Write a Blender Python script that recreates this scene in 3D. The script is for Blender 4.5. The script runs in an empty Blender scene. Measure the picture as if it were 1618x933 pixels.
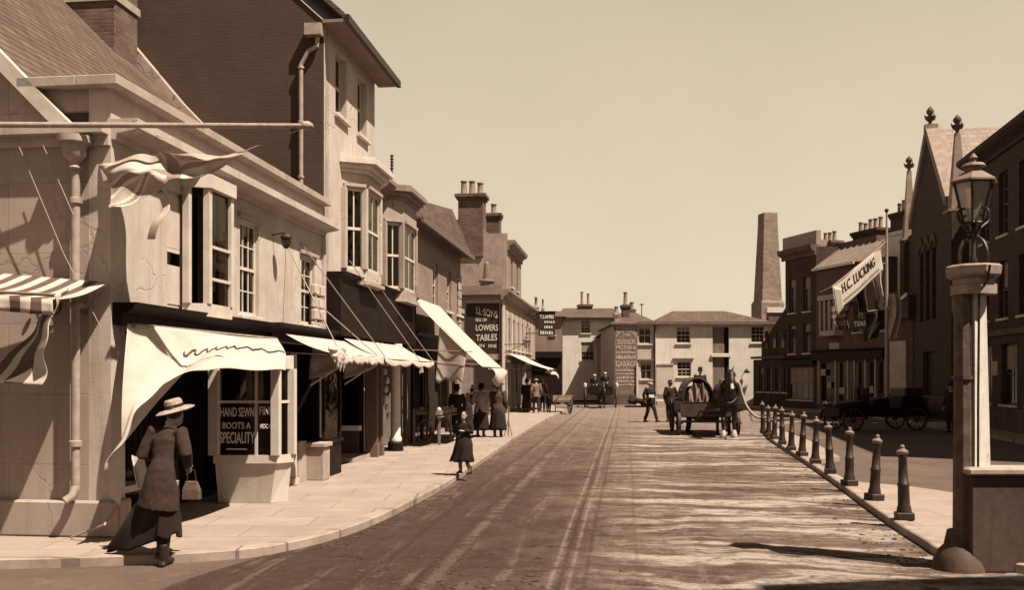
import bpy, bmesh, math, random
from mathutils import Vector, Matrix, noise
random.seed(7)
R = math.radians
scn = bpy.context.scene
COL = scn.collection
CAMH = 1.9; F = 1500.0; CX = 809.0; HY = 594.0

# ------------------------------------------------------------------ world, sun, camera
SUN_EL = R(59); SX, SY = 0.82, -0.57
_n = math.hypot(SX, SY); SX /= _n; SY /= _n
SUN = Vector((math.cos(SUN_EL)*SX, math.cos(SUN_EL)*SY, math.sin(SUN_EL)))

def setup():
    w = bpy.data.worlds.new("World"); scn.world = w; w.use_nodes = True
    nt = w.node_tree; nt.nodes.clear()
    out = nt.nodes.new('ShaderNodeOutputWorld'); bg = nt.nodes.new('ShaderNodeBackground')
    sky = nt.nodes.new('ShaderNodeTexSky'); sky.sky_type = 'NISHITA'; sky.sun_disc = False
    sky.sun_elevation = SUN_EL; sky.sun_rotation = math.atan2(SX, SY)
    sky.air_density = 1.0; sky.dust_density = 1.5
    bw = nt.nodes.new('ShaderNodeRGBToBW')
    ramp = nt.nodes.new('ShaderNodeMix'); ramp.data_type = 'RGBA'; ramp.blend_type = 'MULTIPLY'
    ramp.inputs[0].default_value = 1.0
    ramp.inputs[7].default_value = (1.17, 0.98, 0.72, 1)      # the print's sepia tone
    nt.links.new(sky.outputs[0], bw.inputs[0])
    # plates of the time recorded the whole low sky as one pale tone: soften the spread
    pw = nt.nodes.new('ShaderNodeMath'); pw.operation = 'POWER'; pw.inputs[1].default_value = SKY_POW
    sc = nt.nodes.new('ShaderNodeMath'); sc.operation = 'MULTIPLY'; sc.inputs[1].default_value = SKY_MUL
    nt.links.new(bw.outputs[0], pw.inputs[0]); nt.links.new(pw.outputs[0], sc.inputs[0])
    # the sky darkens towards the zenith
    tc = nt.nodes.new('ShaderNodeTexCoord'); se = nt.nodes.new('ShaderNodeSeparateXYZ'); nt.links.new(tc.outputs['Generated'], se.inputs[0])
    mr = nt.nodes.new('ShaderNodeMapRange'); mr.interpolation_type = 'SMOOTHSTEP'
    mr.inputs[1].default_value = .30; mr.inputs[2].default_value = .80; mr.inputs[3].default_value = 1; mr.inputs[4].default_value = .13
    nt.links.new(se.outputs[2], mr.inputs[0])
    cn = nt.nodes.new('ShaderNodeTexNoise'); cn.inputs['Scale'].default_value = 3.5; cn.inputs['Detail'].default_value = 8; cn.inputs['Roughness'].default_value = .6
    nt.links.new(tc.outputs['Generated'], cn.inputs['Vector'])      # faint high haze
    cm = nt.nodes.new('ShaderNodeMapRange'); cm.inputs[1].default_value = .3; cm.inputs[2].default_value = .7; cm.inputs[3].default_value = .955; cm.inputs[4].default_value = 1.035
    nt.links.new(cn.outputs[0], cm.inputs[0])
    c2 = nt.nodes.new('ShaderNodeMath'); c2.operation = 'MULTIPLY'; nt.links.new(mr.outputs[0], c2.inputs[0]); nt.links.new(cm.outputs[0], c2.inputs[1])
    ze = nt.nodes.new('ShaderNodeMath'); ze.operation = 'MULTIPLY'; nt.links.new(sc.outputs[0], ze.inputs[0]); nt.links.new(c2.outputs[0], ze.inputs[1])
    nt.links.new(ze.outputs[0], ramp.inputs[6])
    nt.links.new(ramp.outputs[2], bg.inputs[0]); bg.inputs[1].default_value = 0.1
    nt.links.new(bg.outputs[0], out.inputs[0])
    l = bpy.data.lights.new('sun', 'SUN'); l.energy = 5.0; l.angle = R(0.6); l.color = (1.0, 0.90, 0.71)
    o = bpy.data.objects.new('sun', l); COL.objects.link(o)
    o.rotation_mode = 'QUATERNION'; o.rotation_quaternion = SUN.to_track_quat('Z', 'Y'); o.location = (10, -10, 30)
    c = bpy.data.cameras.new('camera'); co = bpy.data.objects.new('camera', c); COL.objects.link(co)
    co.location = (0, 0, CAMH); co.rotation_euler = (R(90), 0, 0)
    c.sensor_width = 36; c.lens = 36*F/1618; c.shift_y = (HY-466.5)/1618; c.clip_end = 3000; c.clip_start = .05
    scn.camera = co
    v = scn.view_settings; v.view_transform = 'Standard'; v.look = 'None'; v.gamma = 1; v.exposure = 1.2
    v.use_curve_mapping = False
SKY_POW = 0.30; SKY_MUL = 1.93

# ------------------------------------------------------------------ materials
def sep(v):
    """a surface of luminance v in the tones of a brown-toned print"""
    v = max(v, .002)
    t = max(0, min(1, (math.log10(v)+1.5)/1.4))         # 0 at .03, 1 at .8
    r = 1.6*(1-t)+1.06*t; g = .82*(1-t)+.995*t; b = .62*(1-t)+.92*t
    v *= .74
    return (min(v*r, .9), v*g, v*b, 1)

MATS = {}
def nodes_of(name):
    m = bpy.data.materials.new(name); m.use_nodes = True; nt = m.node_tree
    b = nt.nodes['Principled BSDF']
    return m, nt, b
def N(nt, t, **kw):
    n = nt.nodes.new('ShaderNode'+t)
    for k, v in kw.items(): setattr(n, k, v)
    return n
def mth(nt, op, a, b=None, c=None, clamp=False):
    n = N(nt, 'Math', operation=op); n.use_clamp = clamp
    for i, x in enumerate((a, b, c)):
        if x is None: continue
        if isinstance(x, (int, float)): n.inputs[i].default_value = x
        else: nt.links.new(x, n.inputs[i])
    return n.outputs[0]
def noise_n(nt, vec, scale, detail=6, rough=.6, dist=0):
    n = N(nt, 'TexNoise'); n.inputs['Scale'].default_value = scale; n.inputs['Detail'].default_value = detail
    n.inputs['Roughness'].default_value = rough; n.inputs['Distortion'].default_value = dist
    nt.links.new(vec, n.inputs['Vector']); return n.outputs[0]
def mapping(nt, vec, scale=(1,1,1), rot=(0,0,0), loc=(0,0,0)):
    m = N(nt, 'Mapping'); m.inputs['Scale'].default_value = scale; m.inputs['Rotation'].default_value = rot
    m.inputs['Location'].default_value = loc
    nt.links.new(vec, m.inputs['Vector']); return m.outputs[0]
def sm(nt, x, lo, hi):
    n = N(nt, 'MapRange', interpolation_type='SMOOTHSTEP')
    n.inputs[1].default_value = lo; n.inputs[2].default_value = hi
    nt.links.new(x, n.inputs[0]); return n.outputs[0]
def mix(nt, fac, a, b):
    n = N(nt, 'Mix', data_type='RGBA')
    if isinstance(fac, (int, float)): n.inputs[0].default_value = fac
    else: nt.links.new(fac, n.inputs[0])
    for i, x in ((6, a), (7, b)):
        if isinstance(x, tuple): n.inputs[i].default_value = x
        else: nt.links.new(x, n.inputs[i])
    return n.outputs[2]

def mat(name, v, var=.2, scale=2.0, rough=.85, bump=.25, fine=30, stain=0., brick=None, spec=.3, streak=0., v2=None, metal=0, crack=0):
    """painted / plaster / timber / cloth surface: blotchy tone, vertical rain streaks, fine relief.
       brick=(w,h,mortar) lays courses; works on any upright wall or pitched roof"""
    if name in MATS: return MATS[name]
    m, nt, b = nodes_of(name)
    tc = N(nt, 'TexCoord').outputs['Object']
    n1 = noise_n(nt, tc, scale, 8, .65)
    col = mix(nt, sm(nt, n1, .3, .7), sep(v*(1-var)), sep(v*(1+var)))
    n2 = noise_n(nt, tc, fine, 4, .7)
    col = mix(nt, mth(nt, 'MULTIPLY', sm(nt, n2, .45, .75), .35), col, sep(v*(1-var*1.5)))
    if stain:
        n3 = noise_n(nt, tc, scale*.45, 10, .72, .4)
        col = mix(nt, mth(nt, 'MULTIPLY', sm(nt, n3, .52, .66), stain), col, sep(v2 if v2 else v*.45))
    if streak:
        n4 = noise_n(nt, mapping(nt, tc, (7, 7, .35)), 1, 6, .7)
        col = mix(nt, mth(nt, 'MULTIPLY', sm(nt, n4, .5, .68), streak), col, sep(v*.5))
    h = mth(nt, 'ADD', mth(nt, 'MULTIPLY', n1, .5), mth(nt, 'MULTIPLY', n2, .25))
    if crack:       # hairline cracks and patches where the render has come away
        wv = N(nt, 'VectorMath', operation='ADD'); nt.links.new(tc, wv.inputs[0])
        nz = N(nt, 'TexNoise'); nz.inputs['Scale'].default_value = 1.7; nz.inputs['Detail'].default_value = 6; nt.links.new(tc, nz.inputs['Vector']); nt.links.new(nz.outputs[1], wv.inputs[1])
        vo = N(nt, 'TexVoronoi', feature='DISTANCE_TO_EDGE'); vo.inputs['Scale'].default_value = .55; nt.links.new(wv.outputs[0], vo.inputs['Vector'])
        msk = mth(nt, 'MULTIPLY', mth(nt, 'SUBTRACT', 1, sm(nt, vo.outputs['Distance'], .002, .012)), sm(nt, n1, .42, .55))
        pt = sm(nt, noise_n(nt, tc, .9, 12, .8, .6), .635, .65)
        col = mix(nt, mth(nt, 'MULTIPLY', msk, crack), col, sep(v*.3)); col = mix(nt, mth(nt, 'MULTIPLY', pt, crack*.8), col, sep(v*.5))
        h = mth(nt, 'SUBTRACT', h, mth(nt, 'ADD', mth(nt, 'MULTIPLY', msk, .4), mth(nt, 'MULTIPLY', pt, .4)))
    if brick:
        sp = N(nt, 'SeparateXYZ'); nt.links.new(tc, sp.inputs[0])
        cb = N(nt, 'CombineXYZ')
        flat = len(brick) > 4 and brick[4]
        nt.links.new(sp.outputs[1 if flat == 3 else 0] if flat else mth(nt, 'ADD', sp.outputs[0], sp.outputs[1]), cb.inputs[0]); nt.links.new(sp.outputs[1 if flat == 1 else 2], cb.inputs[1])
        bt = N(nt, 'TexBrick'); nt.links.new(cb.outputs[0], bt.inputs['Vector'])
        bt.inputs['Scale'].default_value = 1; bt.inputs['Brick Width'].default_value = brick[0]
        bt.inputs['Row Height'].default_value = brick[1]; bt.inputs['Mortar Size'].default_value = brick[2]
        bt.inputs['Mortar Smooth'].default_value = .3; bt.inputs['Bias'].default_value = 0
        q = brick[5] if len(brick) > 5 else .26
        bt.inputs['Color1'].default_value = (1-q,1-q,1-q,1); bt.inputs['Color2'].default_value = (1+q,1+q,1+q,1)
        k = brick[3] if len(brick) > 3 else .6
        bt.inputs['Mortar'].default_value = (k, k, k, 1)
        mm = N(nt, 'Mix', data_type='RGBA', blend_type='MULTIPLY'); mm.inputs[0].default_value = 1
        nt.links.new(col, mm.inputs[6]); nt.links.new(bt.outputs[0], mm.inputs[7]); col = mm.outputs[2]
        h = mth(nt, 'SUBTRACT', h, mth(nt, 'MULTIPLY', bt.outputs[1], .8))
    nt.links.new(col, b.inputs['Base Color'])
    b.inputs['Roughness'].default_value = rough; b.inputs['Specular IOR Level'].default_value = spec
    b.inputs['Metallic'].default_value = metal
    if bump:
        bp = N(nt, 'Bump'); bp.inputs['Strength'].default_value = bump; bp.inputs['Distance'].default_value = .03
        nt.links.new(h, bp.inputs['Height']); nt.links.new(bp.outputs[0], b.inputs['Normal'])
    MATS[name] = m; return m

def glass_mat():
    m, nt, b = nodes_of('window_glass')
    nt.nodes.remove(b); out = nt.nodes['Material Output']
    t = N(nt, 'BsdfTransparent'); t.inputs[0].default_value = (.55, .5, .42, 1)
    g = N(nt, 'BsdfGlossy'); g.inputs['Roughness'].default_value = .06; g.inputs['Color'].default_value = (.9,.8,.65,1)
    tc = N(nt, 'TexCoord').outputs['Object']
    bp = N(nt, 'Bump'); bp.inputs['Strength'].default_value = .15; bp.inputs['Distance'].default_value = .05
    nt.links.new(noise_n(nt, tc, 3, 2), bp.inputs['Height']); nt.links.new(bp.outputs[0], g.inputs['Normal'])
    fr = N(nt, 'Fresnel'); fr.inputs[0].default_value = 1.35
    mx = N(nt, 'MixShader'); nt.links.new(fr.outputs[0], mx.inputs[0]); nt.links.new(t.outputs[0], mx.inputs[1]); nt.links.new(g.outputs[0], mx.inputs[2])
    nt.links.new(mx.outputs[0], out.inputs[0]); return m

# ------------------------------------------------------------------ mesh builder
def smooth01(t): t = max(0, min(1, t)); return t*t*(3-2*t)
def lerp(a, b, t): return a+(b-a)*t
def poly_at(pts, t):
    """point on a polyline/Catmull-Rom through pts, t in 0..1"""
    n = len(pts)-1; x = max(0, min(.99999, t))*n; i = int(x); f = x-i
    p0 = Vector(pts[max(i-1, 0)]); p1 = Vector(pts[i]); p2 = Vector(pts[i+1]); p3 = Vector(pts[min(i+2, n)])
    return .5*((2*p1)+(p2-p0)*f+(2*p0-5*p1+4*p2-p3)*f*f+(3*p1-p0-3*p2+p3)*f*f*f)

class MB:
    def __init__(s): s.v = []; s.f = []; s.mi = []
    def add(s, vs, fs, mi=0):
        o = len(s.v); s.v += [tuple(v) for v in vs]; s.f += [tuple(i+o for i in f) for f in fs]
        s.mi += ([mi]*len(fs) if isinstance(mi, int) else list(mi)); return s
    def box(s, x0, x1, y0, y1, z0, z1, mi=0):
        if x0 > x1: x0, x1 = x1, x0
        if y0 > y1: y0, y1 = y1, y0
        if z0 > z1: z0, z1 = z1, z0
        v = [(x, y, z) for z in (z0, z1) for x, y in ((x0, y0), (x1, y0), (x1, y1), (x0, y1))]
        return s.add(v, [(3,2,1,0), (4,5,6,7), (0,1,5,4), (1,2,6,5), (2,3,7,6), (3,0,4,7)], mi)
    def prism(s, pts, z0, z1, mi=0):
        n = len(pts)
        return s.add([(x, y, z0) for x, y in pts]+[(x, y, z1) for x, y in pts],
                     [tuple(range(n))[::-1], tuple(range(n, 2*n))]+[(i, (i+1) % n, (i+1) % n+n, i+n) for i in range(n)], mi)
    def prism_ax(s, pts, a0, a1, ax='x', mi=0):
        """extrude a 2-D outline along x (pts = y,z) or along y (pts = x,z)"""
        n = len(pts)
        g = (lambda p, a: (a, p[0], p[1])) if ax == 'x' else (lambda p, a: (p[0], a, p[1]))
        return s.add([g(p, a0) for p in pts]+[g(p, a1) for p in pts],
                     [tuple(range(n))[::-1], tuple(range(n, 2*n))]+[(i, (i+1) % n, (i+1) % n+n, i+n) for i in range(n)], mi)
    def tube(s, pts, r, n=8, cap=True, mi=0):
        pts = [Vector(p) for p in pts]; rs = r if isinstance(r, (list, tuple)) else [r]*len(pts)
        rings = []; up = None
        for i, p in enumerate(pts):
            d = (pts[min(i+1, len(pts)-1)]-pts[max(i-1, 0)])
            if d.length < 1e-9: d = Vector((0,0,1))
            d.normalize()
            if up is None: up = Vector((0,0,1)) if abs(d.z) < .9 else Vector((0,1,0))
            a = d.cross(up)
            if a.length < 1e-4: a = d.orthogonal()
            a.normalize(); b = a.cross(d).normalized(); up = b
            rr = rs[i]; ra, rb = rr if isinstance(rr, (list, tuple)) else (rr, rr)
            rings.append([p+a*math.cos(2*math.pi*k/n)*ra+b*math.sin(2*math.pi*k/n)*rb for k in range(n)])
        return s.loft(rings, cap, mi)
    def loft(s, rings, cap=True, mi=0, closed=True):
        n = len(rings[0]); vs = [p for r in rings for p in r]; fs = []
        for i in range(len(rings)-1):
            for k in range(n if closed else n-1):
                k2 = (k+1) % n
                fs.append((i*n+k, i*n+k2, (i+1)*n+k2, (i+1)*n+k))
        if cap and closed: fs += [tuple(range(n))[::-1], tuple(range((len(rings)-1)*n, len(rings)*n))]
        return s.add(vs, fs, mi)
    def lathe(s, prof, c=(0,0,0), n=16, mi=0, axis='z', phase=0):
        """prof = (radius, height) pairs"""
        rings = []
        for r, h in prof:
            ring = []
            for k in range(n):
                a = 2*math.pi*k/n+phase; x, y = r*math.cos(a), r*math.sin(a)
                if axis == 'z': ring.append((c[0]+x, c[1]+y, c[2]+h))
                elif axis == 'x': ring.append((c[0]+h, c[1]+x, c[2]+y))
                else: ring.append((c[0]+y, c[1]+h, c[2]+x))
            rings.append(ring)
        return s.loft(rings, True, mi)
    def ball(s, c, r, n=12, m=8, mi=0):
        rx, ry, rz = r if isinstance(r, (list, tuple)) else (r, r, r)
        rings = []
        for j in range(1, m):
            t = math.pi*j/m
            rings.append([(c[0]+rx*math.sin(t)*math.cos(2*math.pi*k/n), c[1]+ry*math.sin(t)*math.sin(2*math.pi*k/n), c[2]-rz*math.cos(t)) for k in range(n)])
        return s.loft(rings, True, mi)
    def grid(s, fn, nu, nv, mi=None):
        vs = [fn(i/nu, j/nv) for i in range(nu+1) for j in range(nv+1)]
        fs = []; ms = []
        for i in range(nu):
            for j in range(nv):
                fs.append((i*(nv+1)+j, (i+1)*(nv+1)+j, (i+1)*(nv+1)+j+1, i*(nv+1)+j+1))
                ms.append(mi((i+.5)/nu, (j+.5)/nv) if mi else 0)
        return s.add(vs, fs, ms)
    def wall(s, x0, x1, z0, z1, y, t, ops=(), mi=0):
        """upright wall, outer face at y, thickness t going +y, with real openings"""
        e = 1e-5
        xs = sorted({x0, x1, *[max(x0, min(x1, o[k])) for o in ops for k in (0, 1)]})
        zs = sorted({z0, z1, *[max(z0, min(z1, o[k])) for o in ops for k in (2, 3)]})
        def solid(i, j):
            if i < 0 or j < 0 or i >= len(xs)-1 or j >= len(zs)-1: return False
            cx, cz = (xs[i]+xs[i+1])/2, (zs[j]+zs[j+1])/2
            return not any(o[0]+e < cx < o[1]-e and o[2]+e < cz < o[3]-e for o in ops)
        for i in range(len(xs)-1):
            for j in range(len(zs)-1):
                if not solid(i, j): continue
                a, b, c, d = xs[i], xs[i+1], zs[j], zs[j+1]; q = [(0,1,2,3)]
                s.add([(a,y,c),(b,y,c),(b,y,d),(a,y,d)], q, mi); s.add([(b,y+t,c),(a,y+t,c),(a,y+t,d),(b,y+t,d)], q, mi)
                if not solid(i-1, j): s.add([(a,y+t,c),(a,y,c),(a,y,d),(a,y+t,d)], q, mi)
                if not solid(i+1, j): s.add([(b,y,c),(b,y+t,c),(b,y+t,d),(b,y,d)], q, mi)
                if not solid(i, j-1): s.add([(a,y+t,c),(b,y+t,c),(b,y,c),(a,y,c)], q, mi)
                if not solid(i, j+1): s.add([(a,y,d),(b,y,d),(b,y+t,d),(a,y+t,d)], q, mi)
        return s
    def move(s, M):
        s.v = [tuple(M @ Vector(v)) for v in s.v]; return s
    def join(s, o): return s.add(o.v, o.f, list(o.mi))
    def build(s, name, m, parent=None, smooth=False, bevel=0, solid=0, sub=0):
        me = bpy.data.meshes.new(name); me.from_pydata(s.v, [], s.f)
        ms = m if isinstance(m, (list, tuple)) else [m]
        for x in ms: me.materials.append(x)
        if len(ms) > 1:
            for p, i in zip(me.polygons, s.mi): p.material_index = i
        bm = bmesh.new(); bm.from_mesh(me)
        if not solid: bmesh.ops.remove_doubles(bm, verts=bm.verts, dist=1e-5); bmesh.ops.recalc_face_normals(bm, faces=bm.faces)
        if smooth:
            for f in bm.faces: f.smooth = True
            for e in bm.edges:
                if len(e.link_faces) == 2 and e.calc_face_angle(0) > R(50): e.smooth = False
        bm.to_mesh(me); bm.free()
        o = bpy.data.objects.new(name, me); COL.objects.link(o)
        if parent: o.parent = parent
        if solid:
            d = o.modifiers.new('s', 'SOLIDIFY'); d.thickness = solid; d.offset = 0
        if bevel:
            d = o.modifiers.new('b', 'BEVEL'); d.width = bevel; d.segments = 1; d.limit_method = 'ANGLE'
        return o

def thing(name, label, cat, loc=(0,0,0), rz=0, group=None):
    o = bpy.data.objects.new(name, None); COL.objects.link(o); o.empty_display_size = .2
    o.location = loc; o.rotation_euler = (0, 0, rz); o['label'] = label; o['category'] = cat
    if group: o['group'] = group
    return o
def tag(o, label, cat, group=None):
    o['label'] = label; o['category'] = cat
    if group: o['group'] = group
    return o
def structure(name, mb, m, **k):
    o = mb.build(name, m, **k); o['kind'] = 'structure'; return o
def copy_tree(o, parent=None):
    c = o.copy(); COL.objects.link(c)
    if parent: c.parent = parent
    for ch in list(o.children): copy_tree(ch, c)
    return c
def fused(mb, name, m, parent, voxel=.012, smooth=2):
    """weld overlapping volumes into one continuous skin"""
    o = mb.build('tmp', m)
    d = o.modifiers.new('r', 'REMESH'); d.mode = 'VOXEL'; d.voxel_size = voxel; d.use_smooth_shade = True
    if smooth: q = o.modifiers.new('q', 'SMOOTH'); q.factor = .6; q.iterations = smooth
    dg = bpy.context.evaluated_depsgraph_get(); me = bpy.data.meshes.new_from_object(o.evaluated_get(dg))
    bpy.data.objects.remove(o)
    if not me.materials: me.materials.append(m)
    r = bpy.data.objects.new(name, me); COL.objects.link(r); me.name = name
    for p in me.polygons: p.use_smooth = True
    if parent: r.parent = parent
    return r
def text(s, m, parent, x, y, z, h, w=None, rz=0, arc=0, bold=0.0, name='lettering', tilt=0, shear=0):
    """raised or painted lettering standing upright, centred on x, baseline centre z"""
    c = bpy.data.curves.new('t', 'FONT'); c.body = s; c.size = 1; c.extrude = .012; c.offset = bold; c.resolution_u = 3
    o = bpy.data.objects.new('t', c); COL.objects.link(o)
    dg = bpy.context.evaluated_depsgraph_get(); me = bpy.data.meshes.new_from_object(o.evaluated_get(dg))
    bpy.data.objects.remove(o); bpy.data.curves.remove(c)
    xs = [v.co.x for v in me.vertices]; ys = [v.co.y for v in me.vertices]
    W = max(xs)-min(xs); H = max(ys)-min(ys); cx = (max(xs)+min(xs))/2; cy = (max(ys)+min(ys))/2
    kw = (w/W) if w else h/H
    for v in me.vertices:
        a = (v.co.x-cx)*kw; b = (v.co.y-cy)*h/H
        if arc: b += -arc*(a/(W*kw/2))**2
        b += shear*a
        v.co = (a, v.co.z*.5, b)
    me.materials.append(m); r = bpy.data.objects.new(name, me); COL.objects.link(r)
    if parent: r.parent = parent
    r.location = (x, y, z); r.rotation_euler = (0, tilt, rz); return r

# ------------------------------------------------------------------ survey helpers: sight lines onto real planes
class Frame:
    """a street frontage: x runs to the right as seen from the street, y into the building"""
    def __init__(s, ox, oy, tx, ty):
        s.o = Vector((ox, oy)); d = Vector((tx-ox, ty-oy)).normalized(); s.d = d; s.a = math.atan2(d.y, d.x); s.n = Vector((-d.y, d.x))
    def x(s, px, y=0):
        k = (px-CX)/F; o = s.o+s.n*y
        return (k*o.y-o.x)/(s.d.x-k*s.d.y)
    def depth(s, px, y=0): return (s.o+s.n*y+s.d*s.x(px, y)).y
    def z(s, px, py, y=0): return CAMH+(HY-py)/F*s.depth(px, y)
    def w(s, x, y, z=0): p = s.o+s.d*x+s.n*y; return Vector((p.x, p.y, z))
def G(px, py, z=0.):
    Y = (CAMH-z)*F/(py-HY); return Vector(((px-CX)/F*Y, Y, z))
def P(px, py, Y): return Vector(((px-CX)/F*Y, Y, CAMH+(HY-py)/F*Y))

# ------------------------------------------------------------------ building pieces
def window(par, x0, x1, z0, z1, cols=2, rows=2, y=.1, frame=None, sill=True, blind=0, louvre=False, opaque=False, bar=.022, fr=.055, name='window', ymul=1, dirty=None):
    """sash window set y behind the wall face: frame, glazing bars and meeting rail, pane, sill, blind"""
    frame = frame or M['trim']
    mb = MB(); t = .05
    mb.box(x0, x0+fr, y, y+t, z0, z1).box(x1-fr, x1, y, y+t, z0, z1).box(x0+fr, x1-fr, y, y+t, z0, z0+fr*1.2).box(x0+fr, x1-fr, y, y+t, z1-fr, z1)
    zm = (z0+z1)/2; a, b = x0+fr, x1-fr
    mb.box(a, b, y-.012, y+t-.005, zm-.025, zm+.025)
    for h, (lo, hi) in enumerate(((z0+fr*1.2, zm-.025), (zm+.025, z1-fr))):
        for i in range(1, cols): xx = a+(b-a)*i/cols; mb.box(xx-bar/2, xx+bar/2, y+.006, y+t-.014, lo, hi)
        for j in range(1, max(1, rows//2+(rows % 2 if h else 0))):
            zz = lo+(hi-lo)*j/(rows//2 if rows > 1 else 1); mb.box(a, b, y+.009, y+t-.017, zz-bar/2, zz+bar/2)
    o = mb.build(name, frame, par)
    MB().box(a+.002, b-.002, y+.022, y+.028, z0+fr, z1-fr-.002).build('pane', M['pane_dark'] if opaque else M['glass'], o)
    if sill: MB().box(x0-.08, x1+.08, -.09, y-.002, z0-.09, z0-.004).build('sill', M['sill'], o, bevel=.008)
    if opaque and not blind and random.random() < .6:
        zb = z1-(z1-z0)*random.uniform(.15, .5); MB().box(a+.01, b-.01, y+.0145, y+.0185, zb, z1-fr-.01).build('blind', M['blind_dull'], o)
    if blind:
        zb = z1-(z1-z0)*blind
        if louvre:
            lb = MB(); n = int((z1-zb)/.075)
            for i in range(n):
                zz = zb+i*.075; lb.add([(a+.01, y+.05, zz), (b-.01, y+.05, zz), (b-.01, y+.10, zz+.05), (a+.01, y+.10, zz+.05)], [(0,1,2,3)])
            lb.build('blind', M['blind'], o, solid=.006)
        else: MB().box(a+.01, b-.01, y+.045, y+.05, zb, z1-.02).build('blind', M['blind'], o)
    return o
def cornice(x0, x1, z, prof, y=0, mb=None, e0=0, e1=0):
    """moulding along the front: prof = (projection, height) steps upward from z"""
    mb = mb or MB(); pts = [(y+.002, z)]
    for p, h in prof: pts.append((y-p, z+h))
    pts.append((y+.002, z+prof[-1][1]))
    return mb.prism_ax(pts, x0-e0, x1+e1, 'x')
def chimney(par, x0, x1, y0, y1, z0, z1, pots, m, pot_h=.5, cap=.1, name='chimney', potm=None, pr=.13):
    mb = MB().box(x0, x1, y0, y1, z0, z1-.3)
    mb.box(x0-cap*.5, x1+cap*.5, y0-cap*.5, y1+cap*.5, z1-.3, z1-.18).box(x0-cap, x1+cap, y0-cap, y1+cap, z1-.18, z1)
    o = mb.build(name, m, par, bevel=.015)
    for i in range(pots):
        u = (i+.5)/pots; long_x = (x1-x0) > (y1-y0)
        cx = lerp(x0, x1, u) if long_x else (x0+x1)/2; cy = (y0+y1)/2 if long_x else lerp(y0, y1, u)
        h = pot_h*random.uniform(.85, 1.2); r = pr
        MB().lathe([(r*1.15, 0), (r*1.15, .06), (r*.95, .09), (r*.82, h-.08), (r*1.05, h-.06), (r*1.05, h), (r*.75, h), (r*.7, h-.2)], (cx, cy, z1), 12).build('chimney_pot', potm or M['pot'], o, smooth=True)
    return o
def gable_roof(x0, x1, yf, yb, ze, yr, zr, over=.0, m=None, par=None, t=.07, name='roof'):
    """ridge along x"""
    mb = MB().prism_ax([(yf, ze), (yr, zr), (yb, ze), (yb, ze+t), (yr, zr+t*1.3), (yf, ze+t)], x0-over, x1+over, 'x')
    return mb.build(name, m, par)
def hip_roof(par, x0, x1, y0, y1, ze, zr, hx0, hx1, m, name='roof', t=.08, yr=None):
    yr = (y0+y1)/2 if yr is None else yr
    v = [(x0,y0,ze),(x1,y0,ze),(x1,y1,ze),(x0,y1,ze),(hx0,yr,zr),(hx1,yr,zr)]
    v2 = [(a,b,c-t) for a,b,c in v[:4]]
    return MB().add(v+v2, [(0,1,5,4),(1,2,5),(2,3,4,5),(3,0,4),(6,7,1,0),(7,8,2,1),(8,9,3,2),(9,6,0,3),(9,8,7,6)]).build(name, m, par)
M = {}
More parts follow.
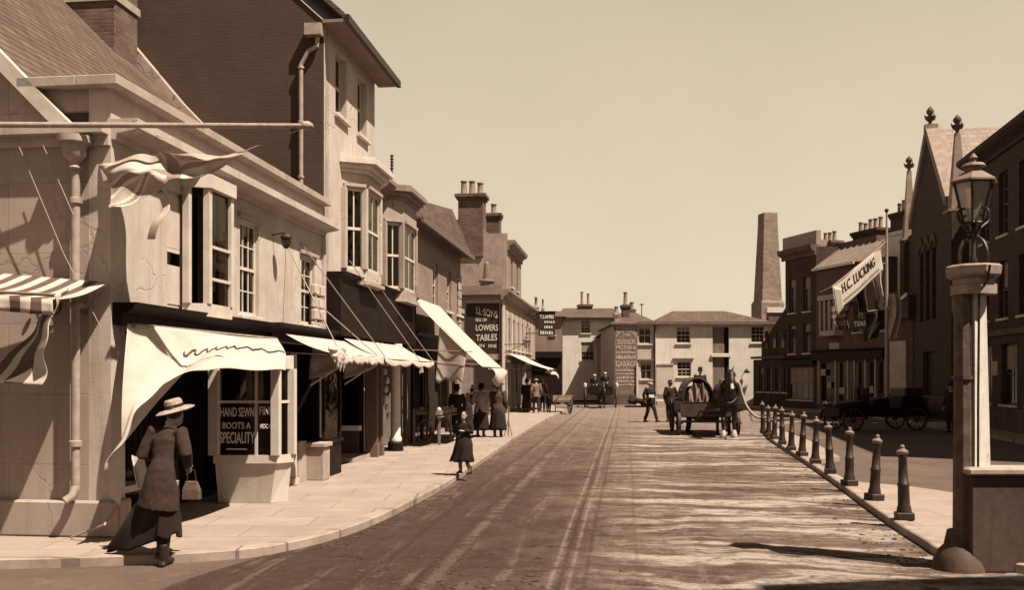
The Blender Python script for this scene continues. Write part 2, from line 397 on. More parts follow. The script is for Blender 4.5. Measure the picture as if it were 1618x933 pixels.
def make_mats():
    M['glass'] = glass_mat()
    M['pane_dark'] = mat('dark_pane', .02, .3, 1.5, .12, .05, spec=.5)
    M['trim'] = mat('painted_trim', .52, .12, 4, .6, .1)
    M['trim_grey'] = mat('grey_trim', .11, .15, 4, .6, .1)
    M['trim_dark'] = mat('dark_trim', .018, .2, 4, .45, .1)
    M['sill'] = mat('sill_stone', .5, .2, 5, .8, .2, stain=.4)
    M['blind'] = mat('linen_blind', .45, .1, 6, .9, .1)
    M['blind_dull'] = mat('dull_blind', .22, .2, 6, .9, .1)
    M['pot'] = mat('chimney_clay', .17, .25, 8, .9, .2)
    M['stucco'] = mat('cream_stucco', .45, .14, 1.3, .9, .5, 45, stain=.45, streak=.45, v2=.34, crack=.3)
    M['stucco_white'] = mat('whitewashed_stucco', .54, .1, 1.8, .9, .35, 40, stain=.35, streak=.3, v2=.42)
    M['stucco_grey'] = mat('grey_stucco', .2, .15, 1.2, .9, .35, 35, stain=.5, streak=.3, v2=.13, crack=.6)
    M['stucco_old'] = mat('weathered_stucco', .30, .16, 1.6, .92, .4, 30, stain=.65, streak=.4, v2=.15, crack=.8)
    M['end_wall'] = mat('ruled_render', .31, .10, 1.0, .9, .2, 30, stain=.35, streak=.3, v2=.25, crack=.25, brick=(2.6, .84, .008, .8, 0, .05))
    M['tarred'] = mat('tarred_brick', .050, .12, .7, .9, .35, 20, stain=.35, v2=.036, brick=(.23, .075, .006, .93, 0, .07))
    M['brick'] = mat('red_brick', .035, .25, 1.2, .9, .4, 25, stain=.4, v2=.02, brick=(.23, .075, .01, 1.25))
    M['brick_mid'] = mat('stock_brick', .09, .25, 1.2, .9, .4, 25, stain=.4, v2=.05, brick=(.23, .075, .01, 1.2))
    M['flint'] = mat('church_flint', .038, .4, 6, .9, .6, 12, stain=.5, v2=.016)
    M['stone'] = mat('dressed_stone', .33, .15, 3, .85, .25, 25, stain=.4)
    M['slate'] = mat('roof_slate', .085, .2, 1.5, .75, .5, 15, stain=.5, v2=.055, brick=(.3, .14, .014, .35, 2, .2))
    M['tiles'] = mat('roof_tiles', .07, .35, 3, .85, .6, 12, stain=.6, v2=.035, brick=(.17, .1, .012, .45, 2, .3))
    M['lead'] = mat('lead_sheet', .24, .15, 2, .6, .2, streak=.4)
    M['black'] = mat('black_paint', .012, .3, 3, .4, .08)
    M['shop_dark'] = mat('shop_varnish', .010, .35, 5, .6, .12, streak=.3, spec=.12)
    M['interior'] = mat('shop_interior', .018, .3, 2, .9, 0)
    M['iron'] = mat('cast_iron', .022, .3, 9, .5, .3)
    M['iron_pale'] = mat('painted_iron', .16, .2, 8, .55, .2, stain=.4)
    M['pipe'] = mat('painted_pipe', .3, .2, 6, .6, .2, streak=.3)
    M['pole'] = mat('weathered_pole', .30, .2, 12, .7, .2)
    M['canvas'] = mat('awning_canvas', .46, .10, 2.2, .95, .5, 9, stain=.5, v2=.34)
    M['canvas_grey'] = mat('worn_canvas', .42, .15, 2.5, .95, .35, 14, stain=.35)
    M['stripe'] = mat('dark_stripe', .08, .15, 4, .95, .2)
    M['white'] = mat('sign_white', .6, .08, 8, .7, .1, stain=.2)
    M['ink'] = mat('sign_ink', .02, .1, 4, .7, 0)
    M['pavement'] = mat('paving_stone', .265, .12, 1.4, .9, .4, 22, stain=.5, v2=.22, brick=(1.3, .8, .012, .72, 1, .05))
    M['kerb'] = mat('kerb_stone', .27, .2, 2.5, .85, .35, 14, stain=.4, brick=(3, .9, .02, .5, 1, .08))
    M['rope'] = mat('hemp_rope', .3, .15, 30, .95, .2)
    M['timber'] = mat('bare_timber', .2, .25, 4, .85, .3, streak=.4)
    M['skin'] = mat('skin', .32, .06, 10, .6, .04)
    M['hair'] = mat('dark_hair', .02, .3, 40, .5, .3)
    M['wool_dark'] = mat('dark_wool', .013, .25, 5, .95, .3, 60)
    M['wool_brown'] = mat('brown_tweed', .028, .2, 6, .95, .35, 70)
    M['wool_grey'] = mat('grey_wool', .15, .15, 6, .95, .3, 60)
    M['cotton'] = mat('white_cotton', .55, .08, 5, .9, .25, 20)
    M['linen'] = mat('drab_jacket', .34, .12, 5, .9, .3, 20)
    M['leather'] = mat('boot_leather', .018, .2, 9, .4, .15)
    M['straw'] = mat('straw_hat', .5, .15, 14, .8, .4, 60)
    M['horse'] = mat('horse_coat', .011, .25, 4, .55, .15)
    M['horse_white'] = mat('horse_blaze', .42, .1, 6, .7, .1)
    M['hill'] = mat('hill_grass', .12, .25, .03, .95, 0, .3)
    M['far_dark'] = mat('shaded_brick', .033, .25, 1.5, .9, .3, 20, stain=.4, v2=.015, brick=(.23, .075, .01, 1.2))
    M['far_mid'] = mat('drab_render', .08, .2, 1.5, .9, .3, 20, stain=.5, streak=.3, v2=.03)

def road_mat():
    m, nt, b = nodes_of('tarred_road')
    tc = N(nt, 'TexCoord').outputs['Object']
    v = mapping(nt, tc, rot=(0, 0, R(6.9)))             # y now runs up the street
    sp = N(nt, 'SeparateXYZ'); nt.links.new(v, sp.inputs[0]); X, Y = sp.outputs[0], sp.outputs[1]
    n1 = noise_n(nt, v, .45, 8, .7, .3); n2 = noise_n(nt, v, 3.2, 10, .78, .3); n3 = noise_n(nt, v, 28, 5, .75)
    mul = lambda a, c: mth(nt, 'MULTIPLY', a, c)
    inv = lambda a: mth(nt, 'SUBTRACT', 1, a)
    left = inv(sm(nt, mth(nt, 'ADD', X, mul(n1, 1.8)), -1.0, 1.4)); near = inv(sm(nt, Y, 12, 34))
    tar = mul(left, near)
    col = mix(nt, sm(nt, n1, .35, .68), sep(.045), sep(.095))
    col = mix(nt, mul(sm(nt, n2, .42, .62), .55), col, sep(.19))
    col = mix(nt, mul(sm(nt, n3, .5, .72), .35), col, sep(.24))
    col = mix(nt, mul(tar, .82), col, sep(.030))
    # scraped dust left by traffic along the street, broken up
    n5 = noise_n(nt, mapping(nt, v, (3.4, .22, 1)), 1, 9, .78, .2)
    col = mix(nt, mul(mul(sm(nt, n5, .50, .64), sm(nt, n2, .38, .56)), .38), col, sep(.22))
    # slurry dried in ridges that run across the road from the right-hand gutter
    warp = noise_n(nt, mapping(nt, v, (.45, .30, 1)), 1, 4, .5)
    cb = N(nt, 'CombineXYZ'); nt.links.new(mul(X, .20), cb.inputs[0])
    nt.links.new(mth(nt, 'ADD', mul(Y, 1.5), mul(warp, 3.0)), cb.inputs[1])
    st = noise_n(nt, cb.outputs[0], 1, 9, .7)
    area = mul(sm(nt, mth(nt, 'ADD', X, mul(n1, 2.4)), .3, 1.9), inv(sm(nt, Y, 30, 55)))
    dry = mul(mul(sm(nt, st, .495, .565), sm(nt, n2, .34, .54)), area)
    col = mix(nt, mul(dry, .85), col, sep(.40))
    st2 = noise_n(nt, mapping(nt, v, (.5, 5.5, 1)), 1, 8, .75, .25)      # finer broken ridges
    col = mix(nt, mul(mul(mul(sm(nt, st2, .52, .62), sm(nt, n3, .35, .6)), area), .55), col, sep(.30))
    col = mix(nt, mul(mul(inv(sm(nt, st2, .38, .46)), area), .5), col, sep(.04))
    wet = mul(inv(sm(nt, st, .40, .47)), area)
    col = mix(nt, mul(wet, .65), col, sep(.035))
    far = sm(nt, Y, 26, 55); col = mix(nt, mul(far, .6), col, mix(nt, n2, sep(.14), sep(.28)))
    # cart wheel tracks, worn and interrupted
    wob = mul(mth(nt, 'SUBTRACT', noise_n(nt, mapping(nt, v, (.0, .06, 0)), 1, 1), .5), .2)
    rag = mul(mth(nt, 'SUBTRACT', n3, .5), .05)
    xt = mth(nt, 'ADD', mth(nt, 'ADD', X, wob), rag)
    for x0, w, c, k in ((-.75, .018, .22, .55), (-.66, .022, .02, .6), (-.57, .018, .22, .5), (-.42, .02, .022, .5), (.75, .03, .2, .3), (-1.9, .05, .2, .3), (-2.05, .025, .02, .5), (-2.6, .05, .02, .5), (.1, .02, .03, .3)):
        d = mth(nt, 'ABSOLUTE', mth(nt, 'SUBTRACT', xt, x0))
        msk = mul(inv(sm(nt, d, w*.5, w*1.9)), sm(nt, n2, .40, .54))
        col = mix(nt, mul(msk, k), col, sep(c))
    # droppings, mud clods and loose grit
    n6 = noise_n(nt, v, 3.4, 9, .82, .8); n7 = noise_n(nt, v, 1.1, 3, .6)
    dung = mul(sm(nt, n6, .60, .63), sm(nt, n7, .46, .56))
    col = mix(nt, mul(dung, .85), col, sep(.018))
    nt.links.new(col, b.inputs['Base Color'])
    nt.links.new(mth(nt, 'SUBTRACT', .9, mul(wet, .3)), b.inputs['Roughness'])
    b.inputs['Specular IOR Level'].default_value = .2
    h = mth(nt, 'ADD', mul(n2, .9), mth(nt, 'ADD', mul(n3, .3), mth(nt, 'ADD', mul(st, .7), mul(dung, .5))))
    bp = N(nt, 'Bump'); bp.inputs['Strength'].default_value = .9; bp.inputs['Distance'].default_value = .06
    nt.links.new(h, bp.inputs['Height']); nt.links.new(bp.outputs[0], b.inputs['Normal'])
    return m
def ground_mat():
    m, nt, b = nodes_of('packed_earth')
    tc = N(nt, 'TexCoord').outputs['Object']
    n1 = noise_n(nt, tc, .3, 9, .7, .3); n2 = noise_n(nt, tc, 4, 8, .75)
    col = mix(nt, sm(nt, n1, .35, .65), sep(.045), sep(.08))
    col = mix(nt, mth(nt, 'MULTIPLY', sm(nt, n2, .5, .7), .4), col, sep(.15))
    nt.links.new(col, b.inputs['Base Color']); b.inputs['Roughness'].default_value = .95
    bp = N(nt, 'Bump'); bp.inputs['Strength'].default_value = .5; bp.inputs['Distance'].default_value = .03
    nt.links.new(n2, bp.inputs['Height']); nt.links.new(bp.outputs[0], b.inputs['Normal'])
    return m
# ================================================================== the left-hand row
FL = Frame(-4.74, 11.22, -4.74+.1198, 11.22+.9928)
def sub(x0, fr=None):
    fr = fr or FL; p = fr.w(x0, 0); return Frame(p.x, p.y, p.x+fr.d.x, p.y+fr.d.y)
def place(name, label, cat, fr, group=None):
    return thing(name, label, cat, (fr.o.x, fr.o.y, 0), fr.a, group)
def cloth(par, fn, nu, nv, m=None, name='canvas', mi=None, t=.006):
    return MB().grid(fn, nu, nv, mi).build(name, m or M['canvas'], par, smooth=True, solid=t)

def boot_shop():
    f = FL; t = place('boot_shop', 'low cream stucco shop with parapet and slate roof, nearest on the left', 'building', f)
    L = 7.93
    wa = (f.x(264), f.x(306), f.z(284, 490), f.z(284, 306)); wb = (f.x(318, -.25), f.x(362, -.2), 2.9, 4.62)
    wc = (f.x(379), f.x(409), f.z(394, 500), f.z(394, 352)); wd = (f.x(476), f.x(497), f.z(487, 514), f.z(487, 408))
    mb = MB().wall(0, L, 0, 5.3, 0, .28, [wa, wb, wc, wd, (.32, 4.45, 0, 2.5), (4.75, 7.7, 0, 2.5)])
    mb.box(.0, L, .28, .5, 2.62, 2.72)
    mb.build('front_wall', M['stucco'], t)
    MB().prism_ax([(.283, 0), (9, 0), (9, 5), (4.8, 9.1), (1.06, 5.3), (.283, 5.3)], .0, .28, 'x').box(.28, L, 8.7, 9, 0, 5).build('end_wall', M['end_wall'], t)
    MB().box(-.16, L, -.16, .35, 5.3, 5.42).box(-.16, .35, .352, 1.1, 5.3, 5.42).build('parapet_coping', M['stone'], t, bevel=.01)
    mb = cornice(-.0, L, 4.70, [(.05, .0), (.07, .07), (.30, .11), (.33, .13), (.33, .24)], e0=.0)
    mb.box(-.20, -.002, .0, 4.2, 4.74, 4.84).box(-.06, -.002, 0, 4.2, 4.62, 4.738); mb.build('string_course', M['stucco'], t)
    # plinth round the corner
    MB().box(-.12, -.002, -.10, 9, 0, .42).box(0, .3, -.10, -.002, 0, .42).build('plinth', M['end_wall'], t, bevel=.02)
    # roof slope seen over the end wall
    s = lambda y: 4.69+(y-.32)*.99
    MB().prism_ax([(.32, s(.32)-.08), (4.8, s(4.8)-.08), (9.1, 4.9), (9.1, 5.0), (4.8, s(4.8)+.06), (.32, s(.32)+.03)], -.03, L, 'x').build('roof', M['slate'], t)
    MB().prism_ax([(.42, 4.62), (5.0, 9.18), (5.0, 9.0+.42), (.42, 4.86)], -.16, -.05, 'x').build('barge_board', M['trim'], t)
    MB().prism_ax([(1.3, s(1.3)+.04), (4.1, s(4.1)+.04), (4.1, s(4.1)+.42), (2.9, s(2.9)+.2), (1.3, s(1.3)+.16)], L-.25, L-.01, 'x').build('mortar_fillet', M['stucco_old'], t)
    ch = chimney(t, 6.7, 7.55, 3.75, 4.75, 7.9, 10.7, 2, M['brick_mid'], .5)
    MB().box(6.66, 7.59, 3.71, 4.79, 9.15, 9.3).build('band', M['stone'], ch)
    # first-floor windows
    w = window(t, *wa, cols=1, rows=2, y=.06, blind=0)
    zm = (wa[2]+wa[3])/2
    MB().box(wa[0]+.06, wa[1]-.16, .045, .055, zm+.03, wa[3]-.06).build('blind', M['blind'], w)
    MB().box(wa[0]+.06, wa[1]-.16, .045, .055, wa[2]+.07, zm-.2).build('blind', M['blind'], w)
    MB().box(f.x(311), f.x(321), -.14, -.002, 2.8, 4.69).build('pilaster', M['stucco'], t, bevel=.01)
    # shallow bay
    x0, x1 = wb[0], wb[1]; p = .3
    fr = MB().prism([(x0-.05, 0-.002), (x0+.12, -p), (x1-.12, -p), (x1+.05, -.002)], 2.72, 2.9)
    fr.prism([(x0-.08, -.002), (x0+.1, -p-.06), (x1-.1, -p-.06), (x1+.08, -.002)], 4.5, 4.69)
    for xa, ya in ((x0-.02, -.06), (x0+.15, -p+.02), (x1-.15, -p+.02), (x1+.02, -.06)): fr.box(xa-.045, xa+.045, ya-.04, ya+.05, 2.9, 4.5)
    for z in (3.25, 3.7): fr.box(x0+.17, x1-.17, -p-.01, -p+.04, z-.02, z+.02)
    b = fr.build('bay_window', M['trim'], t)
    g = MB(); q = [(x0+.0, -.03), (x0+.14, -p+.03), (x1-.14, -p+.03), (x1, -.03)]
    for (a, c), (d, e) in zip(q, q[1:]): g.add([(a,c,2.9),(d,e,2.9),(d,e,4.5),(a,c,4.5)], [(0,1,2,3)])
    g.build('pane', M['glass'], b)
    MB().prism([(x0+.02, .12), (x0+.10, -.08), (x0+.12, -.07), (x0+.04, .13)], 2.95, 4.5).box(x0+.2, x0+.5, -p+.07, -p+.08, 3.1, 4.5).box(x1-.42, x1-.2, -p+.07, -p+.08, 2.92, 4.5).build('curtain', M['blind'], b)
    window(t, *wc, cols=3, rows=4, y=.06); window(t, *wd, cols=2, rows=4, y=.06)
    for w4 in (wc, wd): MB().box(w4[0]-.1, w4[1]+.1, -.07, -.002, w4[3]+.03, w4[3]+.1).build('window_hood', M['stone'], t, bevel=.01)
    q = MB()
    for i in range(4):
        for xx in (7.25, 7.62): q.box(xx-.12, xx+.12, -.08-(i % 2)*.03, -.002, 2.74+i*.24, 2.74+i*.24+.21)
    q.build('quoin', M['stucco'], t, bevel=.02)
    MB().box(L-.12, L-.02, -.06, -.002, 2.7, 4.68).build('pilaster', M['stucco'], t)
    # shop 1: fascia, dark recess, boarded door, bow window
    mb = cornice(.05, 4.62, 2.5, [(.12, .0), (.12, .12), (.26, .2), (.3, .27)], e0=.02); mb.build('fascia', M['shop_dark'], t)
    mb = cornice(4.66, 7.9, 2.5, [(.2, .0), (.2, .16), (.32, .24), (.34, .29)]); mb.build('fascia', M['shop_dark'], t)
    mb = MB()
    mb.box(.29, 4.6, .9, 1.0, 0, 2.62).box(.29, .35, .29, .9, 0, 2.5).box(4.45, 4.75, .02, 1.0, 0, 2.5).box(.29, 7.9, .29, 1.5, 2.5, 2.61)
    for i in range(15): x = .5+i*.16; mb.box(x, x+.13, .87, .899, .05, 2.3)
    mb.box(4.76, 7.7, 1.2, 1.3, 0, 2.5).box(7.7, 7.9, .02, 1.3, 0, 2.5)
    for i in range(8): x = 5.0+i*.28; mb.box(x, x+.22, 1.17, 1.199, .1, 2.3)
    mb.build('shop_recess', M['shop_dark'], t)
    # stall box with white goods just inside the corner
    MB().box(.5, .56, .25, .31, 0, 1.0).box(.36, 1.3, .2, .6, .42, .5).build('counter', M['trim'], t)
    # bow window
    plan = [(2.86, .0), (2.96, -.90), (3.2, -1.05), (3.42, -.93), (4.2, .0)]
    low = [(2.98, .0), (3.04, -.78), (3.22, -.98), (3.38, -.86), (4.1, .0)]
    mb = MB().loft([[(x, y, 0) for x, y in low], [(x, y, .6) for x, y in plan]])
    mb.build('stall_riser', M['stucco_white'], t)
    c = (3.4, -.3)
    big = [(c[0]+(x-c[0])*1.06, c[1]+(y-c[1])*1.05) for x, y in plan]
    fr = MB().prism(big, .6, .72).prism(big, 2.0, 2.2)
    for i, (x, y) in enumerate(plan[:4]):
        r = (.075, .06, .06, .05)[i]
        fr.box(x-r, x+r, y-r, y+r, .72, 2.0)
    def edge(mb, a, b, z0, z1, th): # a thin rail between two plan points
        d = Vector((b[0]-a[0], b[1]-a[1])); n = Vector((-d.y, d.x)).normalized()*th
        mb.prism([(a[0]-n.x, a[1]-n.y), (b[0]-n.x, b[1]-n.y), (b[0]+n.x, b[1]+n.y), (a[0]+n.x, a[1]+n.y)], z0, z1)
    for a, b_ in zip(plan, plan[1:4]): edge(fr, a, b_, 1.49, 1.53, .02)
    a, b_ = plan[0], plan[1]
    k = (lerp(a[0], b_[0], .68), lerp(a[1], b_[1], .68)); fr.box(k[0]-.02, k[0]+.02, k[1]-.02, k[1]+.02, .72, 2.0)
    bw = fr.build('bow_window', M['stucco_white'], t)
    g = MB()
    for a, b_ in zip(plan, plan[1:]): g.add([(*a, .72), (*b_, .72), (*b_, 2.0), (*a, 2.0)], [(0,1,2,3)])
    g.build('pane', M['glass'], bw)
    bk = MB()
    for a, b_ in zip(plan[:3], plan[1:4]): edge(bk, (a[0]+.03, a[1]+.02), (b_[0]+.03, b_[1]+.03), .74, 1.48, .008)
    bk.build('sign_panel', M['ink'], bw)
    rz = math.atan2(plan[1][1]-plan[0][1], plan[1][0]-plan[0][0])
    def on(u, z, s, h, w, arc=0):
        x = lerp(plan[0][0], plan[1][0], u)-.012; y = lerp(plan[0][1], plan[1][1], u)
        text(s, M['white'], bw, x, y, z, h, w, rz, arc, bold=.012)
    on(.37, 1.36, 'HAND SEWN', .14, .5); on(.36, 1.16, 'BOOTS A', .1, .42); on(.37, .98, 'SPECIALITY', .17, .52); on(.36, .81, '-', .02, .3)
    rz2 = math.atan2(plan[2][1]-plan[1][1], plan[2][0]-plan[1][0])
    on(.84, 1.38, 'FINE', .12, .19); on(.84, 1.15, 'MOCAS', .07, .17)
    # boots and shelf ghosts behind the glass
    MB().box(3.0, 3.02, -.5, -.42, .75, 2.0).box(3.1, 3.16, -.62, -.55, 1.5, 2.0).build('curtain', M['blind'], bw)
    MB().box(5.28, 5.38, -.36, -.26, 0, 2.28).box(5.25, 5.41, -.39, -.23, 0, .12).build('shop_post', M['trim'], t, bevel=.01)
    # shop 2: pale plinths, window box
    MB().box(6.05, 6.4, -.62, -.0, 0, .6).build('stall_riser', M['stone'], t, bevel=.01)
    MB().box(6.0, 6.45, -.66, .02, .603, .68).build('sill', M['stone'], t, bevel=.01)
    MB().prism([(5.6,.1), (5.7, -.28), (6.04, -.3), (6.04, .1)], 0, .72).build('stall_riser', M['stone'], t)
    MB().box(6.46, 7.5, -.5, .0, 0, .62).box(6.42, 7.55, -.54, .0, .622, .68).box(7.44, 7.52, -.5, -.42, .68, 2.2).box(6.46, 6.52, -.5, -.44, .68, 2.2).build('shop_window', M['shop_dark'], t)
    MB().box(6.53, 7.36, -.47, -.46, .7, 2.2).build('pane', M['glass'], t.children[-1] if t.children else t)
    MB().box(6.6, 7.0, -.4, -.39, 1.6, 1.9).box(7.05, 7.3, -.4, -.39, 1.55, 2.0).build('show_card', M['white'], t)
    # rain pipe with hopper on the end wall
    pm = MB().tube([(-.14, .36, .55), (-.14, .36, 4.35)], .05, 12)
    for z in (2.72, 3.95, 1.1): pm.lathe([(.05, -.04), (.075, -.03), (.075, .03), (.05, .04)], (-.14, .36, z), 12)
    pm.box(-.14, -.0, .28, .31, 2.69, 2.75)
    pm.lathe([(.05, 0), (.085, .03), (.05, .07), (.06, .1), (.13, .17), (.14, .3), (.2, .32), (.2, .4)], (-.16, .36, 4.3), 14)
    pm.tube([(-.14, .36, .6), (-.2, .36, .5), (-.26, .42, .44)], .05, 12)
    pm.build('rain_pipe', M['pipe'], t, smooth=True)
    MB().box(-.02, -.003, .28, .66, 4.86, 5.02).build('dark_notch', M['ink'], t)  # flat dark plate: the shade inside the notch is put into its colour
    # iron scroll on the end wall
    pts = []
    for i in range(40):
        a = i/39; th = R(-60)+a*R(480)
        r = .085
        if a < .5: pts.append((-.06, .72-.09*math.cos(R(200)*a*2+R(20)), 3.02-.07+.10*math.sin(R(200)*a*2+R(20))))
        else: pts.append((-.06, .72+.09*math.cos(R(220)*(a-.5)*2-R(30)), 2.72+.07-.12*math.sin(R(220)*(a-.5)*2-R(30))))
    s = []
    for i in range(33):
        a = i/32*math.pi*2*.5
    sp = [(.62,2.98),(.66,3.04),(.72,3.06),(.79,3.02),(.80,2.95),(.75,2.89),(.68,2.84),(.62,2.78),(.61,2.70),(.66,2.64),(.74,2.63),(.81,2.67),(.82,2.73),(.78,2.76)]
    c3 = [poly_at([(-.05, y, z) for y, z in sp], i/50) for i in range(51)]
    o = MB().tube(c3, .014, 6).build('wall_scroll', M['iron'], None, smooth=True); tag(o, 'wrought iron letter S on the end wall beside the rain pipe', 'sign')
    o.matrix_world = Matrix.Translation((f.o.x, f.o.y, 0)) @ Matrix.Rotation(f.a, 4, 'Z')
    sp2 = MB().ball((-.05, .98, 2.66), .03).build('sign_letter', M['iron'], None)
    sp2.parent = o
    return t

def awnings_near():
    f = FL
    # awning 1: blown canvas over the boot shop
    a = place('shop_awning', 'big cream canvas awning blown down over the boot shop doorway at the near corner', 'awning', f)
    top = [(.12, -.14, 2.52), (1.2, -.32, 2.50), (2.4, -.34, 2.48), (3.4, -.34, 2.48), (4.5, -.34, 2.5)]
    def at(px, py, y): return (f.x(px, y), y, f.z(px, py, y))
    bot = [at(186, 800, -.16), at(162, 752, -.34), at(190, 704, -.55), at(226, 640, -.85), at(268, 602, -1.15), at(316, 585, -1.3), at(384, 584, -1.38), at(454, 586, -1.4)]
    # left edge sags round the corner
    def fn(u, v):
        p = poly_at(top, u); q = poly_at(bot, u**1.15 if u < .5 else u**1.15); w = v
        r = p.lerp(q, w)
        bulge = math.sin(math.pi*v)*(.10*(1-u)+.05)
        r += Vector((0, -bulge*.8, bulge*(.25 if u < .4 else .1)))
        if u < .25: r.x -= (.25-u)*.9*math.sin(math.pi*min(1, v*1.05))
        r.y += .025*math.sin(u*34+v*5)*v; r.z += .012*math.sin(u*47)*v*v
        return r
    cloth(a, fn, 90, 36)
    # scalloped braid
    pts = []
    for i in range(121):
        u = .3+.68*i/120; p = fn(u, .10+.42*u+.035*math.sin(i*.42)+.006*math.sin(i*1.3)); pts.append(p+Vector((0, -.02, .012)))
    MB().tube(pts, .011, 5).build('braid', M['stripe'], a)
    MB().tube([(.16, -.2, 2.5), (4.55, -.3, 2.5)], .03, 8).build('roller', M['timber'], a)
    MB().tube([(4.58, -.1, 2.3), (4.58, -1.38, 2.22)], .014, 6).build('arm', M['iron'], a)
    MB().tube([(4.58, -1.38, 2.27), (f.x(452, 0), 0, f.z(452, 385))], .011, 5).build('stay_rope', M['rope'], a)
    MB().tube([at(186, 800, -.16), at(165, 830, -.2), (-.25, .35, .02)], .014, 5).build('tie_rope', M['rope'], a)
    # crumpled end of the roller
    def k(u, v):
        an = u*2*math.pi; r = .13+.05*math.sin(5*an+v*9)+.02*math.sin(11*an)
        return Vector((4.35+.5*v, -1.38+r*math.cos(an)*(1.1-v*.3), 2.24+r*math.sin(an)*.8-.10*v))
    rq = random.Random(6); gm = MB()
    for i in range(26): gm.ball((4.25+rq.uniform(0, .5), -1.34+rq.uniform(-.09, .07), 2.27+rq.uniform(-.08, .09)), (rq.uniform(.05, .11), rq.uniform(.04, .08), rq.uniform(.03, .07)), 8, 6)
    for i in range(6): gm.tube([(4.3+i*.08, -1.38, 2.28), (4.34+i*.08, -1.42, 2.12), (4.31+i*.09, -1.4, 1.98+rq.uniform(-.05, .06))], [.05, .035, .008], 6)
    fused(gm, 'gathered_canvas', M['canvas'], a, .018, 1)
    # awning 2
    b = place('shop_awning', 'small cream awning with dark hanging side flaps, second shop from the near left corner', 'awning', sub(4.9), 'shop awnings on the left side')
    def fn2(u, v):
        x = lerp(4.92, 8.25, u); return Vector((x-4.9, lerp(-.33, -1.15, v), lerp(2.60, 2.27, v)+.04*math.sin(math.pi*v)*-1+.012*math.sin(u*23)*v))
    cloth(b, fn2, 40, 12)
    def v2(u, v): x = lerp(4.92, 8.25, u)-4.9; return Vector((x, -1.15-.03*v+.015*math.sin(u*40)*v, 2.27+.012*math.sin(u*23)-.15*v*(1+.15*math.cos(u*62))))
    cloth(b, v2, 90, 3, name='valance')
    for xa, xb in ((1.3, 1.1), (3.3, 3.2)):
        def fl(u, v, xa=xa, xb=xb): # triangular side flap hanging from arm
            y = lerp(-.35, -1.13, u); zt = lerp(2.5, 2.25, u); return Vector((lerp(xa, xb, v)+.02*math.sin(v*9+u*5), y, zt-v*(.62*(1-u)**.7+.05)))
        cloth(b, fl, 14, 10, M['stripe'] if 0 else M['canvas_grey'], 'side_flap')
        MB().tube([(xa, -1.13, 2.22), (xb, -.38, 1.72)], .018, 6).build('flap_edge', M['canvas'], b)
    MB().tube([(0, -1.14, 2.26), (3.36, -1.14, 2.26)], .016, 6).build('front_rail', M['timber'], b)
    MB().tube([(3.1, -1.14, 2.26), (f.x(505)-4.9+.0, -.0, 3.3)], .011, 5).build('stay_rope', M['rope'], b)
    # awning 3
    c = place('shop_awning', 'long low cream awning with scalloped edge before the tall house', 'awning', sub(8.35), 'shop awnings on the left side')
    def fn3(u, v): return Vector((4.95*u, lerp(-.3, -1.15, v), lerp(2.66, 2.26, v)-.05*math.sin(math.pi*v)-.05*abs(math.sin(u*math.pi*2))*v))
    cloth(c, fn3, 50, 12)
    def v3(u, v): return Vector((4.95*u, -1.15-.02*v, 2.26-.05*abs(math.sin(u*math.pi*2))-v*(.08+.06*abs(math.sin(u*math.pi*4)))))
    cloth(c, v3, 80, 3, name='valance')
    MB().tube([(0, -1.14, 2.24), (4.95, -1.14, 2.24)], .016, 6).build('front_rail', M['timber'], c)
    for x, xt, zt in ((.1, -1.8, 4.4), (3.3, .4, 4.3), (4.9, 1.6, 4.3)):
        MB().tube([(x, -1.15, 2.26), (xt, -.3 if xt > 0 else 0, zt)], .010, 5).build('stay_rope', M['rope'], c)
    MB().prism_ax([(-1.16, 2.22), (-1.22, 1.98), (-1.12, 1.95), (-1.1, 2.2)], 3.4, 3.44, 'x').build('valance_tail', M['canvas'], c)
    # awning 4: steep bright blind
    d = place('shop_awning', 'steep bright cream shop blind standing out highest over the pavement shoppers', 'awning', sub(14.8), 'shop awnings on the left side')
    def fn4(u, v): return Vector((4.1*u, lerp(-.2, -2.2, v), lerp(4.08, 2.12, v)+.03*math.sin(v*12)*0-.06*math.sin(math.pi*v)))
    cloth(d, fn4, 20, 24)
    def s4(u, v):
        y = lerp(-1.0, -1.75, u); zt = lerp(4.08, 2.12, (-y-.2)/2.0)
        return Vector((.05+.10*v*math.sin(u*4), y+.12*v, zt-v*(lerp(1.55, .80, u)+.05*math.sin(u*14))))
    cloth(d, s4, 20, 16, M['canvas_grey'], 'side_curtain')
    def c4(u, v):
        x = lerp(1.6, 4.1, u); return Vector((x+.35*v*(u), -2.2-.12*math.sin(v*3), 2.12-v*(.15+.42*math.sin(math.pi*(.15+u*.8)))))
    cloth(d, c4, 24, 10, name='valance')
    MB().tube([(0, -2.2, 2.13), (4.1, -2.2, 2.13)], .02, 6).tube([(.03, -.2, 2.6), (.03, -1.9, 2.55)], .014, 5).build('front_rail', M['timber'], d)
    for x in (.02, 4.08): MB().tube([(x, -.12, 2.3), (x, -2.19, 2.1)], .016, 6).build('arm', M['iron'], d)
    MB().tube([(-2.0, -1.14, 2.26-.0), (.02, -2.1, 2.2)], .008, 5).build('stay_rope', M['rope'], d)

